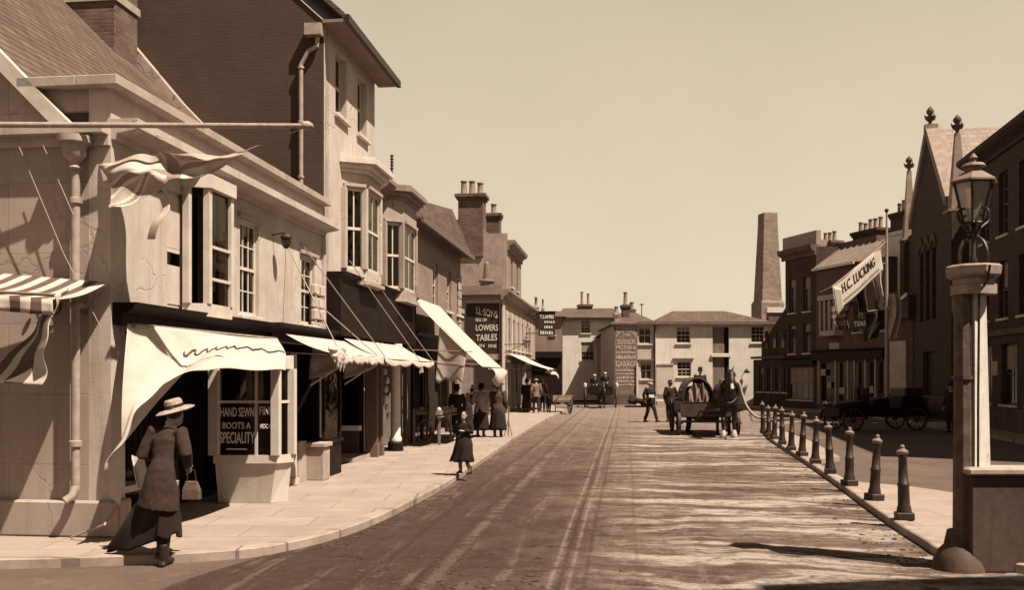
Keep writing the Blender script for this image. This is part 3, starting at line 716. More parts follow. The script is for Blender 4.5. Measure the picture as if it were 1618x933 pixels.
def striped_awning():
    """end of a striped awning that enters from the left"""
    t = thing('striped_awning', 'striped dark and white awning end entering at the left edge before the end wall', 'awning', tuple(P(-40, 470, 10.9)*Vector((1,1,0)) if 0 else (P(-40, 470, 10.9).x, 10.9, 0)))
    o = Vector(t.location)
    def top(u, v):      # nearly edge-on sloping canvas
        x = lerp(-6.6, -4.72, u); y = lerp(11.1, 9.75, v); z = lerp(3.05, 2.74, v)-lerp(.0, .06, u)+.1*(1-u)
        return Vector((x, y, z-.05*math.sin(math.pi*v)))-o
    st = lambda u, v: int(u*17) % 2
    cloth(t, top, 68, 12, [M['canvas'], M['stripe']], mi=st)
    def val(u, v):
        x = lerp(-6.6, -4.72, u); return Vector((x, 9.75-.02*math.sin(u*30)*v, 2.68-lerp(.0, .06, u)+.1*(1-u)+.06-v*.16))-o
    cloth(t, val, 68, 3, [M['canvas'], M['stripe']], 'valance', mi=st)
    def side(u, v):     # blown side curtain hanging down-left
        p = Vector((-4.70, 9.75, 2.73)).lerp(Vector((-4.95, 10.6, 2.88)), u); q = Vector((-4.82, 9.72, 1.80)).lerp(Vector((-5.65, 10.2, 1.84)), u)
        r = p.lerp(q, v); r.y += .05*math.sin(v*9+u*3); r.x += .02*math.sin(v*16)
        return r-o
    cloth(t, side, 30, 48, [M['canvas'], M['stripe']], 'side_curtain', mi=lambda u, v: 1 if (.3 < u < .62) or (u > .8) else 0)
    MB().tube([Vector((-6.6, 9.76, 2.83))-o, Vector((-4.7, 9.76, 2.73))-o], .02, 6).build('front_rail', M['timber'], t)

def tall_building():
    f = sub(7.96); t = place('tall_house', 'tall three-storey cream house with dark tarred side wall and deep eaves', 'building', f)
    L = 3.87; ze = 9.05
    w1 = (f.x(530), f.x(547.5), f.z(539, 186), 8.75); w2 = (f.x(565), f.x(579.5), f.z(539, 186), 8.75)
    bx0, bx1 = 1.2, 3.1
    MB().wall(0, L, 4.0, ze, .0, .3, [w1, w2, (bx0+.15, bx1-.15, 4.2, 6.1)]).build('front_wall', M['stucco'], t)
    MB().prism_ax([(.0, 0), (9, 0), (9, ze), (4.5, ze+4.1), (.0, ze)], .0-.012, .0+.3, 'x').prism_ax([(.303, 0), (9, 0), (9, ze), (4.5, ze+3.4), (.303, ze)], L-.3, L, 'x').box(.3, L-.3, 8.7, 9, 0, ze).build('side_wall', M['tarred'], t)
    MB().prism_ax([(-.45, ze), (4.5, ze+4.5), (9.4, ze), (9.4, ze+.1), (4.5, ze+4.62), (-.45, ze+.12)], -.12, L+.35, 'x').build('roof', M['slate'], t)
    MB().box(-.12, L+.35, -.47, -.002, ze-.07, ze-.01).build('eaves_soffit', M['stucco_grey'], t)
    MB().box(-.14, L+.37, -.56, -.472, ze-.09, ze+.07).build('gutter', M['trim_dark'], t)
    # long shadowed fillet of stucco up the corner of the dark wall
    MB().box(-.016, .02, -.012, -.0, 2.7, ze-.1).build('corner_bead', M['stucco'], t)
    for w in (w1, w2): window(t, *w, cols=2, rows=2, y=.14)
    # rain pipe and hopper on the dark side wall
    pm = MB().tube([(-.09, .45, 4.9), (-.09, .45, 8.15), (-.09, .30, 8.42), (-.09, .12, 8.52), (-.09, .10, 8.7)], .045, 10)
    for z in (5.9, 7.0, 8.1): pm.lathe([(.045, -.03), (.065, -.02), (.065, .02), (.045, .03)], (-.09, .45, z), 10)
    pm.box(-.22, -.02, .0, .34, 8.72, 8.95); pm.build('rain_pipe', M['pipe'], t, smooth=False)
    # first-floor bay with louvred blinds
    p = .45
    def bay(t, x0, x1, p, z0, z1, zc, panes, m='stucco', c=.35, cor=.32):
        q = [(x0, 0), (x0+c, -p), (x1-c, -p), (x1, 0)]
        b = MB().prism([(x, y-.002) for x, y in q], z0-.25, z0)
        b.prism([(x, y-.002) for x, y in q], z1, zc)
        for x, y in q:
            y = min(y, -.09); b.box(x-.07, x+.07, y-.02, y+.10, z0, z1)
        mid = (x0+x1)/2
        o = b.build('bay_window', M[m], t, bevel=.006)
        co = MB()
        for k, (e, za, zb) in enumerate(((.08, zc-.28, zc-.2), (.16, zc-.2, zc-.1), (.26, zc-.1, zc), (.22, zc, zc+.06))):
            co.prism([(x0-e*.7, -.004), (x0+c-e*.7, -p-e), (x1-c+e*.7, -p-e), (x1+e*.7, -.004)], za+.001*k, zb)
        co.build('bay_cornice', M['trim' if m == 'stucco' else 'stucco_grey'], o)
        MB().prism([(x0-.05, -.004), (x0+c-.05, -p-.08), (x1-c+.05, -p-.08), (x1+.05, -.004)], z0-.33, z0-.251).build('bay_sill', M['stone'], o)
        hood = MB()
        for (a, b_) in zip(q, q[1:]):
            d = Vector((b_[0]-a[0], b_[1]-a[1])); n = Vector((d.y, -d.x)).normalized()
            def pt(u, off): return (a[0]+d.x*u+n.x*off, a[1]+d.y*u+n.y*off)
            hood.prism([pt(.06, .0), pt(.94, .0), pt(.94, .07), pt(.06, .07)], z1+.02, z1+.09)
        hood.build('window_hood', M['stone'], o)
        for (a, b_) in zip(q, q[1:]):
            d = Vector((b_[0]-a[0], b_[1]-a[1])); ln = d.length; ang = math.atan2(d.y, d.x)
            s = MB(); g = MB(); bl = MB(); x_a, x_b = .08, ln-.08
            s.box(x_a, x_a+.05, .03, .08, z0, z1).box(x_b-.05, x_b, .03, .08, z0, z1).box(x_a+.05, x_b-.05, .03, .08, z0, z0+.06).box(x_a+.05, x_b-.05, .03, .08, z1-.06, z1)
            zm = lerp(z0, z1, .5); s.box(x_a+.05, x_b-.05, .02, .075, zm-.03, zm+.03)
            if ln > .5: s.box((x_a+x_b)/2-.014, (x_a+x_b)/2+.014, .035, .07, z0+.06, zm-.03).box((x_a+x_b)/2-.014, (x_a+x_b)/2+.014, .035, .07, zm+.03, z1-.06)
            g.box(x_a+.052, x_b-.052, .05, .056, z0+.06, z1-.06)
            n = int((z1-z0)/.07)
            for i in range(n): zz = z0+.05+i*.07; bl.add([(x_a+.06, .10, zz), (x_b-.06, .10, zz), (x_b-.06, .15, zz+.045), (x_a+.06, .15, zz+.045)], [(0,1,2,3)])
            Mx = Matrix.Translation((a[0], a[1]-.0, 0)) @ Matrix.Rotation(ang, 4, 'Z')
            for m_, nm, mt in ((s, 'sash', 'trim'), (g, 'pane', 'glass'), (bl, 'blind', 'blind')):
                m_.move(Mx); m_.build(nm, M[mt], o, solid=.005 if nm == 'blind' else 0)
        return o
    bay(t, bx0, bx1, p, 4.2, 5.95, 6.55, None)
    # lower, first floor neighbour merges with its own bay
    # dark shop front
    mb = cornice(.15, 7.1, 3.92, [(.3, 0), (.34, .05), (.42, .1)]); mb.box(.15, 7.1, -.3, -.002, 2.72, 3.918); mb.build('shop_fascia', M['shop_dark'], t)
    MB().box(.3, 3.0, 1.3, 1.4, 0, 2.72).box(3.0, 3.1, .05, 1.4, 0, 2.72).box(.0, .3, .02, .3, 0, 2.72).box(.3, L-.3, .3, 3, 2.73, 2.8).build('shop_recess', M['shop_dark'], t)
    xr = 2.95
    MB().box(xr-.05, xr, .12, .62, .08, .62).build('stall_riser', M['far_mid'], t)
    MB().box(xr-.16, xr, .06, .68, .623, .74).build('sill', M['white'], t, bevel=.01)
    MB().box(xr-.04, xr-.02, .14, .6, .78, 2.4).build('pane', M['glass'], t)
    MB().box(1.6, 3.4, -.12, .9, 0, .09).build('doorstep', M['stone'], t)
    for x0 in (3.05, 3.5):
        MB().box(x0, x0+.12, -.28, -.0, 0, 2.72).box(x0-.03, x0+.15, -.3, .0, 0, .3).build('pilaster', M['trim_grey'], t, bevel=.008)
    MB().box(3.2, 3.48, -.1, -.08, 1.3, 2.3).build('show_card', M['white'], t)
    return t, bay

def bay_house(bay):
    f = sub(11.83); t = place('bay_house', 'two-storey house with canted upper bay and heavy cornice, between tall house and tiled one', 'building', f)
    L = 3.35
    MB().wall(0, L, 4.0, 6.5, 0, .3, [(.95, 2.8, 4.1, 5.9)]).box(.3, L, 7.7, 8, 0, 6.5).box(L-.3, L, .3, 7.7, 0, 6.45).box(.0, L-.3, .3, 7.7, 6.2, 6.3).box(0, .0+.2, .3, 7.7, 0, 6.2).build('wall', M['stucco_old'], t)
    cornice(-.0, L+.1, 6.3, [(.12, 0), (.12, .1), (.3, .2), (.36, .3), (.36, .4)]).build('cornice', M['stucco_grey'], t)
    bay(t, .75, 2.95, .45, 4.1, 5.75, 6.62, None, 'stucco_old', .35)
    # white shop column and dark shopfront below
    cx = 1.05
    MB().lathe([(.2, 0), (.2, .2), (.17, .24)], (cx, -.26, 0), 16).build('column_base', M['shop_dark'], t)
    MB().lathe([(.15, .24), (.16, .32), (.125, .38), (.12, 2.2), (.16, 2.28), (.17, 2.7)], (cx, -.26, 0), 16).build('column', M['white'], t, smooth=True)
    mb = MB().box(.2, L, .9, 1.0, 0, 2.72)
    for i in range(10): mb.box(.3+i*.3, .3+i*.3+.05, .85, .899, .1, 2.6)
    for x in (1.9, 2.5): mb.box(x, x+.09, -.2, -.1, 0, 2.72)
    mb.build('shopfront', M['shop_dark'], t)
    g = MB()
    for i in range(7): g.ball((.55+random.uniform(-.1, .1), -.15+random.uniform(-.05, .05), .9+i*.22), (.07, .06, .1), 8, 6)
    g.build('hanging_goods', M['cotton'], t)
    def rug(u, v): return Vector((lerp(2.3, 3.2, u), -.85+.05*math.sin(u*17)+.02*math.sin(v*8), lerp(2.2, .35+.1*math.sin(u*7), v)))
    cloth(t, rug, 30, 10, M['wool_dark'], 'hanging_cloth')
    # finial vents above the cornice
    v = MB().tube([(.7, -.25, 6.95), (.7, -.25, 7.4)], .025, 6)
    for i in range(5): v.lathe([(.05, 0), (.05, .02)], (.7, -.25, 7.05+i*.08), 8)
    v.build('vent_pipe', M['iron'], t)

def tiled_house():
    f = sub(15.2); t = place('tiled_house', 'low two-storey house with steep tiled roof and oversailing eaves beyond the bay windows', 'building', f)
    L = 8.6; ze = 6.25
    ws = [(f.x(a, .0), f.x(b, .0), 4.1, 5.5) for a, b in ((684, 690), (706, 711), (722, 727))]
    MB().wall(0, L, 0, ze, 0, .3, [(w[0], w[1]+.25, w[2], w[3]) for w in ws]+[(.5, 7.9, 0, 2.7)]).box(L-.3, L, .3, 7.7, 0, ze).box(0, L, 7.7, 8, 0, ze).box(0, .3, .3, 7.7, 0, ze).box(.3, L-.3, .3, 7.7, 4, 4.1).build('wall', M['stucco_grey'], t)
    for w in ws: window(t, w[0], w[1]+.25, w[2], w[3], 2, 4, y=.1)
    v = [(-.1,-.42,ze),(L+.2,-.42,ze),(L+.2,8,ze),(-.1,8,ze),(.3,.15,6.95),(L+.2,.35,8.05),(L+.2,7,8.0),(.3,7,6.9)]
    MB().add(v, [(0,1,5,4),(1,2,6,5),(2,3,7,6),(3,0,4,7),(4,5,6,7),(3,2,1,0)]).build('roof', M['tiles'], t)
    MB().box(-.1, L+.2, -.5, -.422, ze-.1, ze+.05).build('gutter', M['trim_grey'], t)
    q = MB()
    for i in range(9): q.box(L-.45-(i % 2)*.12, L+.02, -.04, -.002, 2.9+i*.3, 2.9+i*.3+.27)
    q.build('quoin', M['stone'], t, bevel=.03)
    cornice(.3, 8.1, 2.75, [(.2, 0), (.2, .3), (.3, .38)]).build('shop_fascia', M['shop_dark'], t)
    mb = MB().box(.4, 8.0, 1.2, 1.3, 0, 2.7)
    for i in range(6): mb.box(.6+i*1.3, .72+i*1.3, -.05, .05, 0, 2.7)
    mb.build('shopfront', M['shop_dark'], t)
    # produce stall
    s = place('produce_stall', 'slatted wooden stall of goods standing out on the pavement under the steep blind', 'stall', f)
    mb = MB()
    for x in (-.3, 1.4, 3.2): mb.box(x, x+.06, -1.0, -.94, 0, .75).box(x, x+.06, -.3, -.24, 0, .95)
    for i in range(5): mb.box(-.35, 3.3, -1.05+i*.17, -.93+i*.17, .75+i*.05, .78+i*.05)
    mb.build('table', M['timber'], s)
    rr = random.Random(3)
    for k in range(6):      # shallow boxes heaped with goods
        x0 = -.3+k*.58; cr = MB().box(x0, x0+.5, -1.02, -.32, .82, .84).box(x0, x0+.02, -1.02, -.32, .84, .94).box(x0+.48, x0+.5, -1.02, -.32, .84, .94).box(x0+.02, x0+.48, -1.02, -1.0, .84, .94).box(x0+.02, x0+.48, -.34, -.32, .84, .94)
        c = cr.build('crate', M['timber'], None); c.parent = s
        g = MB()
        for i in range(26): g.ball((x0+rr.uniform(.06, .44), rr.uniform(-.96, -.38), rr.uniform(.88, .98)), rr.uniform(.045, .075), 7, 5)
        o = g.build('produce', M[rr.choice(['linen', 'wool_grey', 'cotton'])], c); o['kind'] = 'stuff'
    # yard wall set back before the corner shop
    w = sub(23.9); y = place('yard_building', 'plain set-back wall between the tiled house and the florist corner', 'building', w)
    MB().box(0, 11.0, 1.9, 2.2, 0, 5.0).build('wall', M['stucco_old'], y); cornice(0, 11, 4.9, [(.15, 0), (.15, .2)], y=1.9).build('coping', M['stone'], y)

def corner_shop():
    f = Frame(*FL.w(35.4, 0)[:2], *FL.w(36.4, 0)[:2]); t = place('corner_shop', 'long grey shop with pilasters and a moulded cornice, its near side wall carrying painted signs', 'building', f)
    L = 17; ze = 5.7
    # side wall width into the building
    MB().wall(0, L, 2.9, ze, 0, .3, [(2.6+i*2.1, 3.4+i*2.1, 3.3, 4.9) for i in range(6)]).box(0, .3, .302, 6, 0, ze).box(L-.3, L, .3, 6, 0, ze).box(.3, L-.3, 5.7, 6, 0, ze).box(.3, L-.3, .3, 5.7, ze-.4, ze-.3).box(0, .5, 0, .3, 0, 2.898).box(2.0, 2.4, .0, .3, 0, 2.898).build('wall', M['stucco_old'], t)
    for i in range(6): window(t, 2.6+i*2.1, 3.4+i*2.1, 3.3, 4.9, 2, 2, y=.12, opaque=True)
    MB().box(.0, .7, -.08, -.002, 0, ze-.1).build('corner_pilaster', M['stucco'], t, bevel=.01)
    for i in range(7): MB().box(1.5+i*2.1, 1.9+i*2.1, -.07, -.002, 3.2, 5.2).build('pilaster', M['stucco'], t)
    co = cornice(.0, L, ze-.1, [(.12, 0), (.12, .12), (.3, .24), (.42, .4), (.42, .5)], e0=.35)
    co.prism_ax([(-.0, ze-.1), (-.1, ze-.1), (-.12, ze+.02), (-.3, ze+.14), (-.36, ze+.3), (-.36, ze+.4), (0, ze+.4)], .002, 6, 'y') if 0 else co.box(-.36, .0-.002, .0, 6, ze+.14, ze+.4).box(-.14, -.002, 0, 6, ze-.1, ze+.138)
    co.build('cornice', M['stucco_grey'], t)
    MB().box(.0, .3, .3, 6, ze, ze+.6).box(.0, L, .0, .3, ze+.402, ze+.6).build('parapet', M['stucco_grey'], t)
    # shop below: fascia, dark openings, pale piers
    cornice(.75, L, 2.55, [(.16, 0), (.16, .28), (.28, .36)]).build('shop_fascia', M['far_mid'], t)
    MB().box(.6, L, .9, 1.0, 0, 2.6).build('shopfront', M['shop_dark'], t)
    for x in (2.6, 4.4, 6.4, 9, 12): MB().box(x, x+.2, .1, .3, 0, 2.55).build('pier', M['trim'], t)
    # signs on the near side wall (the wall faces the viewer)
    s = place('painted_sign', 'tall black florist and greengrocer board with white capitals high on the side wall', 'sign', f)
    W = 1.5
    MB().box(-.06, -.004, .12, 1.75, 3.0, 5.45).build('board', M['ink'], s)
    MB().box(-.075, -.004, .05, 1.8, 5.455, 5.6).box(-.075, -.004, .05, .115, 2.95, 5.452).build('frame', M['stone'], s)
    rz = R(-90)
    for str_, h, w, y, z, sh in (('LL·SONS', .36, 1.05, .72, 4.98, -.22), ('ERS OF', .16, .55, 1.0, 4.62, 0), ('LOWERS', .30, 1.1, .72, 4.24, 0), ('TABLES', .32, 1.05, .74, 3.76, .03), ('& IN', .16, .5, 1.1, 3.36, 0), ('FINE', .16, .4, .45, 3.34, 0)):
        text(str_, M['white'], s, -.075, y, z, h, w, rz, shear=sh, bold=.015)
    s2 = place('painted_sign', 'lower black board with a few white capitals behind the steep blind', 'sign', f)
    MB().box(-.06, -.004, .1, 1.3, 1.2, 2.65).build('board', M['ink'], s2)
    text('ED', M['white'], s2, -.075, .5, 2.32, .24, .32, rz, bold=.015); text('S', M['white'], s2, -.075, .25, 1.6, .24, .16, rz, bold=.015)
    MB().box(-.08, -.004, .02, 1.9, 2.68, 2.95).build('ledge', M['stucco_old'], s2)
    MB().tube([(-.12, .02, 0), (-.12, .02, 5.4)], .045, 8).build('rain_pipe', M['trim_dark'], t)
    # upper storey behind with rough stucco gable and chimneys
    g = Frame(*FL.w(37.65, 0)[:2], *FL.w(38.65, 0)[:2]); u = place('upper_house', 'rough stuccoed upper house with two chimney stacks rising behind the florist corner', 'building', g)
    W = 2.5
    MB().prism_ax([(.02, 5.2), (.02, 9.2), (.95, 9.2), (1.95, 9.75), (2.8, 10.0), (2.8, 5.2)], 0, .3, 'x').build('gable_wall', M['stucco_old'], u)
    ws = [(1.6, 2.4, 6.6, 8.2), (4.2, 5.0, 6.6, 8.2)]
    MB().wall(.3, 6.5, 5.2, 8.7, .02, .3, ws).box(6.2, 6.5, .32, 5, 5.2, 8.7).build('wall', M['stucco_grey'], u)
    for w in ws: window(u, *w, 1, 2, y=.12, opaque=True)
    cornice(.0, 6.5, 8.35, [(.1, 0), (.1, .2), (.35, .35), (.4, .5)], y=.02).build('cornice', M['stucco_grey'], u)
    MB().prism_ax([(.3, 8.7), (3.5, 9.9), (6, 8.7)], .3, 6.5, 'x').build('roof', M['slate'], u)
    chimney(u, -.1, .9, 1.25, 2.55, 8.0, 11.25, 3, M['brick_mid'], .7, .16, pr=.17)
    chimney(u, 2.6, 3.3, .75, 1.5, 8.5, 10.7, 1, M['brick_mid'], .55, .1, pr=.16)
    # low chimney shaped vent against the gable
    MB().lathe([(.34, 0), (.34, .5), (.42, .55), (.42, .62), (.2, .7), (.16, 1.2), (.12, 1.5), (.05, 1.6)], (-.5, 1.0, 6.1), 10).build('roof_vent', M['iron_pale'], u, smooth=False)
    # awning, lantern
    a = place('shop_awning', 'farthest cream awning on the left, its loose end blown out beyond the florist corner', 'awning', sub(2.0, f), 'shop awnings on the left side')
    cloth(a, lambda u_, v: Vector((7.5*u_, lerp(-.05, -2.0, v), lerp(3.05, 2.25, v)-.08*math.sin(math.pi*v)+.03*math.sin(u_*11)*v)), 40, 14)
    cloth(a, lambda u_, v: Vector((7.5*u_+.4*v*u_, -2.0-.1*math.sin(v*4+u_*5), 2.25-v*(.22+.35*u_**3)+.03*math.sin(u_*11))), 40, 8, name='valance')
    for x in (.1, 3.8, 7.4): MB().tube([(x, -.05, 2.2), (x, -1.98, 2.2)], .02, 6).build('arm', M['iron'], a)
    l = place('wall_lantern', 'glazed street lantern on an iron bracket at the florist corner', 'lantern', f)
    MB().tube([(.2, -.1, 3.42), (.2, -1.35, 3.46)], .022, 6).tube([(.2, -.1, 3.0), (.2, -.7, 3.3), (.2, -1.1, 3.44)], .016, 6).build('bracket', M['iron'], l)
    lantern(l, (.2, -1.2, 3.25), .32)
def lantern(par, c, s, opaque=False):
    """four-sided tapered lantern, s = width at the eaves"""
    x, y, z = c; h = s*1.15; b = s*.5; n = 6; an = [R(-120)+k*R(60) for k in range(n)]
    fr = MB(); lo = [(b*.56*math.cos(a), b*.56*math.sin(a)) for a in an]; hi = [(s*.56*math.cos(a), s*.56*math.sin(a)) for a in an]
    for (p, q) in zip(lo, hi): fr.tube([(x+p[0], y+p[1], z), (x+q[0], y+q[1], z+h)], s*.035, 6)
    for (r, zz) in ((lo, z), (hi, z+h)):
        for i in range(n): p, q = r[i], r[(i+1) % n]; fr.tube([(x+p[0], y+p[1], zz), (x+q[0], y+q[1], zz)], s*.035, 6)
    fr.lathe([(b*.6, -.03*s), (b*.6, 0)], (x, y, z), 6); f = fr.build('lantern_frame', M['iron'], par)
    k = s*.56*1.2
    MB().lathe([(k, h), (k, h+.05*s), (k*.45, h+.3*s), (k*.34, h+.34*s), (k*.34, h+.42*s)], (x, y, z), 6).lathe([(k*.36, h+.42*s), (k*.5, h+.47*s), (k*.42, h+.55*s), (k*.12, h+.6*s), (k*.1, h+.66*s), (k*.18, h+.72*s), (.01, h+.85*s)], (x, y, z), 12).build('lantern_roof', M['iron_pale'], par, smooth=False)
    g = MB()
    for i in range(n):
        p, q = lo[i], lo[(i+1) % n]; a, b_ = hi[i], hi[(i+1) % n]; e = .97
        g.add([(x+p[0]*e, y+p[1]*e, z), (x+q[0]*e, y+q[1]*e, z), (x+b_[0]*e, y+b_[1]*e, z+h), (x+a[0]*e, y+a[1]*e, z+h)], [(0,1,2,3)])
    g.build('lantern_glass', M['lamp_glass'], par)

def flag_and_pole():
    y = 10.95
    a, b = P(-60, 197, y), P(484, 199, y)
    t = MB().tube([a, b], [.035, .028], 10).lathe([(.028, -.04), (.055, -.03), (.055, .03), (.02, .08)], tuple(b), 10, axis='x').build('flag_pole', M['pole'], None, smooth=True)
    tag(t, 'long pale horizontal pole reaching out from the left edge past the end wall', 'pole')
    fl = thing('flag', 'pale crossed flag streaming left in the wind in front of the boot shop upper windows', 'flag', (0, 0, 0))
    tip = P(384, 240, 11.0)
    fl.location = tip
    rope = MB().tube([Vector((0,0,0)), P(430, 222, 11.0)-tip, P(478, 203, 10.95)-tip], .008, 5).build('halyard', M['rope'], fl)
    # cloth: u runs from the hoist (right) to the fly (left)
    up = [P(384, 239, 11.0), P(330, 246, 11.0), P(262, 240, 11.05), P(220, 248, 11.2), P(160, 262, 11.3)]
    lo = [P(384, 243, 11.0), P(335, 268, 10.9), P(280, 292, 10.8), P(228, 304, 10.7), P(178, 338, 10.6)]
    def fn(u, v):
        r = Vector(poly_at(up, u)).lerp(Vector(poly_at(lo, u)), v)-tip
        r.y += .11*math.sin(u*12+v*5)*min(1, u*3); r.z += (.03*math.sin(u*11+v*9)+.02*math.sin(u*27-v*6))*min(1, u*2)
        return r
    def pat(u, v):
        x, y = u*2-1, v*2-1
        if abs(x) < .09 or abs(y) < .14: return 1
        if abs(x) < .16 or abs(y) < .25: return 0
        d = abs(abs(x)-abs(y))
        if d < .08: return 1 if x*y > 0 else 0
        if d < .2: return 0
        return 2
    MB().grid(fn, 90, 48, pat).build('flag_cloth', [M['canvas'], mat('flag_red', .2, .1, 5), mat('flag_blue', .30, .1, 5)], fl, smooth=True, solid=.004)
    def st(u, v): return Vector(poly_at([P(250, 300, 10.8), P(262, 330, 10.78), P(248, 352, 10.75), P(238, 378, 10.75)], v))-tip+Vector(((u-.5)*.09, .02*math.sin(v*7), 0))
    MB().grid(st, 4, 14).build('streamer', M['canvas_grey'], fl, smooth=True, solid=.004)
    for px0, py0, px1, py1, yy in ((42, 215, 110, 430, 11.0), (70, 215, 120, 500, 11.0)):
        pass
    w = MB().tube([P(30, 232, 11.1), P(100, 400, 11.05), P(160, 520, 11.0)], .006, 5).tube([P(68, 230, 11.1), P(116, 340, 11.02)], .006, 5).build('slack_rope', M['rope'], None)
    tag(w, 'thin slack ropes hanging across the end wall', 'rope')
    # small wall lamp above the sash windows
    f = FL; x = f.x(452, -.25)
    l = place('wall_lamp', 'small dark wall lamp between the first-floor sashes of the boot shop', 'lamp', sub(x))
    MB().tube([(0, 0, 4.32), (0, -.25, 4.36), (0, -.25, 4.3)], .012, 6).lathe([(.02, .0), (.09, .02), (.1, .06), (.07, .1), (.02, .14)], (0, -.25, 4.22), 12).build('bracket', M['iron'], l)
    MB().lathe([(.03, -.14), (.075, -.08), (.085, .0), (.02, .02)], (0, -.25, 4.22), 12).build('globe', M['pane_dark'], l)
# ================================================================== the end of the street
def back_buildings():
    # pair with the painted advertisement
    Y = 61.0; x = lambda px, y=Y: (px-CX)/F*y; z = lambda py, y=Y: CAMH+(HY-py)/F*y
    f = Frame(x(970), Y, x(971), Y); X0 = f.o.x
    t = place('garage_house', 'two-storey house whose brick front is covered by a painted garage advertisement', 'building', f)
    lx = lambda px: x(px)-X0; W = lx(1036)
    w1 = (lx(1009), lx(1029), z(544), z(517)); w2 = (lx(1012), lx(1030), z(600), z(572))
    MB().wall(0, W, 0, z(513), 0, .3, [w1, w2]).box(W-.3, W, .3, 9, 0, z(513)).box(.3, W-.3, 8.7, 9, 0, z(513)).box(0, .3, .3, 9, 0, z(513)).build('wall', M['stucco'], t)
    MB().box(.02, lx(1007), -.1, -.004, .7, z(518)).build('advert_panel', M['advert'], t)
    MB().box(.0, lx(1007)+.05, -.16, -.004, 0, .695).box(-.02, .06, -.13, -.004, .7, z(514)).build('advert_base', M['brick_mid'], t)
    o = None
    cx = lx(989)
    rows = [('THE', 530, .16, .5), ('SUSSEX', 541, .30, 1.2), ('MOTOR &', 550, .26, 1.25), ('CARRIAGE', 557, .2, 1.3), ('WORKS', 566, .30, 1.2), ('GARAGE', 576, .38, 1.35),
            ('OILS & TYRES', 586, .2, 1.3), ('CARS FOR HIRE', 594, .2, 1.3), ('LIGHT REPAIRS', 602, .22, 1.3), ('OPEN DAILY', 611, .2, 1.2)]
    rows = [r if r[0] in ('THE', 'SUSSEX', 'MOTOR &', 'GARAGE') else None for r in rows]
    for r in rows:
        if r: text(r[0], M['ad_white'], t, cx, -.112, z(r[1])-.0, r[2], r[3], bold=.02)
    # worn lines no longer legible: rows of broken strokes
    rr = random.Random(5); mb = MB()
    for py, h in ((519, .12), (523, .12), (557, .14), (565, .24), (586, .13), (591, .12), (597, .16), (603, .14), (608, .12)):
        xx = .14
        while xx < lx(1004):
            w = rr.uniform(.05, .12); zz = z(py)-h/2+rr.uniform(-.02, .02); mb.box(xx, xx+w, -.116, -.101, zz, zz+h*rr.uniform(.6, 1)); xx += w+rr.uniform(.02, .06)
    for i in range(14):
        a = math.pi*(i+.5)/14; px_, pz = cx-.62*math.cos(a), z(533)+.52*math.sin(a)*.75; mb.box(px_-.04, px_+.04, -.116, -.101, pz-.06, pz+.06)
    mb.build('worn_lettering', M['ad_white'], t)
    window(t, *w1, 2, 2, y=.1, opaque=True); window(t, *w2, 2, 2, y=.1, opaque=True)
    MB().box(w2[0]-.15, w2[1]+.15, -.14, -.002, w2[3]+.06, w2[3]+.16).build('window_hood', M['trim_grey'], t)
    MB().box(lx(1006), lx(1036), -.12, -.002, z(511), z(508.5)).build('cornice', M['trim_grey'], t)
    MB().box(lx(1005), lx(1008), -.2, -.002, 0, z(574)).build('pilaster', M['trim'], t)
    MB().tube([(lx(1034), -.08, 0), (lx(1034), -.08, z(513))], .05, 8).build('rain_pipe', M['trim_dark'], t)
    rf = hip_roof(t, -.2, W+.25, -.25, 9.2, z(512), z(484), 1.6, W-1.0, M['slate'])
    chimney(t, lx(990), lx(1001), 2, 3, z(505), z(478), 1, M['brick_mid'], .8, .08, pr=.14)
    chimney(t, lx(1008), lx(1016), 4, 5, z(500), z(482), 2, M['brick_mid'], .5, .08)
    chimney(t, lx(972), lx(979), .3, .9, z(512), z(494), 1, M['stone'], .4, .06)
    MB().tube([(lx(1024), 3, z(500)), (lx(1024), 3, z(474))], .03, 6).box(lx(1024)-.15, lx(1024)+.15, 2.98, 3.02, z(477), z(475.5)).build('vent_pipe', M['iron'], t)
    # dark bush of rubbish at its foot
    # the hay-loft building
    Y2 = 62.0; f2 = Frame(x(1036, Y2), Y2, x(1037, Y2), Y2)
    h = place('loft_building', 'wide pale two-storey building with hipped slate roof and tall loading doors', 'building', f2)
    lx2 = lambda px: x(px, Y2)-f2.o.x; z2 = lambda py: z(py, Y2); W = lx2(1222)
    ops = [(lx2(1069), lx2(1091), z2(543), z2(517)), (lx2(1070), lx2(1092), z2(596), z2(572)), (lx2(1187), lx2(1208), z2(542), z2(516)),
           (lx2(1126), lx2(1152), z2(559), z2(517)), (lx2(1126), lx2(1152), z2(625), z2(565))]
    MB().wall(.003, W, 0, z2(513), 0, .3, ops).box(W-.3, W, .3, 9, 0, z2(513)).box(.3, W-.3, 8.7, 9, 0, z2(513)).build('wall', M['stucco_end'], h)
    for o_ in ops[:3]: window(h, *o_, 3, 4, y=.08, opaque=True)
    for o_ in ops[3:]:
        d = MB().box(o_[0], o_[1]-.3, .12, .18, o_[2], o_[3]); 
        for i in range(5): xx = lerp(o_[0], o_[1]-.3, i/5); d.box(xx, xx+.02, .10, .119, o_[2], o_[3])
        d.build('loading_door', M['timber'], h); MB().box(o_[1]-.298, o_[1], .15, .18, o_[2], o_[3]).build('door_jamb', M['shop_dark'], h)
    MB().box(ops[3][0]-.1, ops[3][1]+.1, -.12, .1, z2(564.5), z2(560)).build('sill', M['white'], h)
    MB().box(ops[1][0]-.3, ops[1][1]+.15, -.12, -.002, z2(569), z2(566.5)).build('window_hood', M['trim_grey'], h)
    MB().box(0.02, W, -.14, -.002, z2(513.5), z2(509)).build('cornice', M['trim_grey'], h)
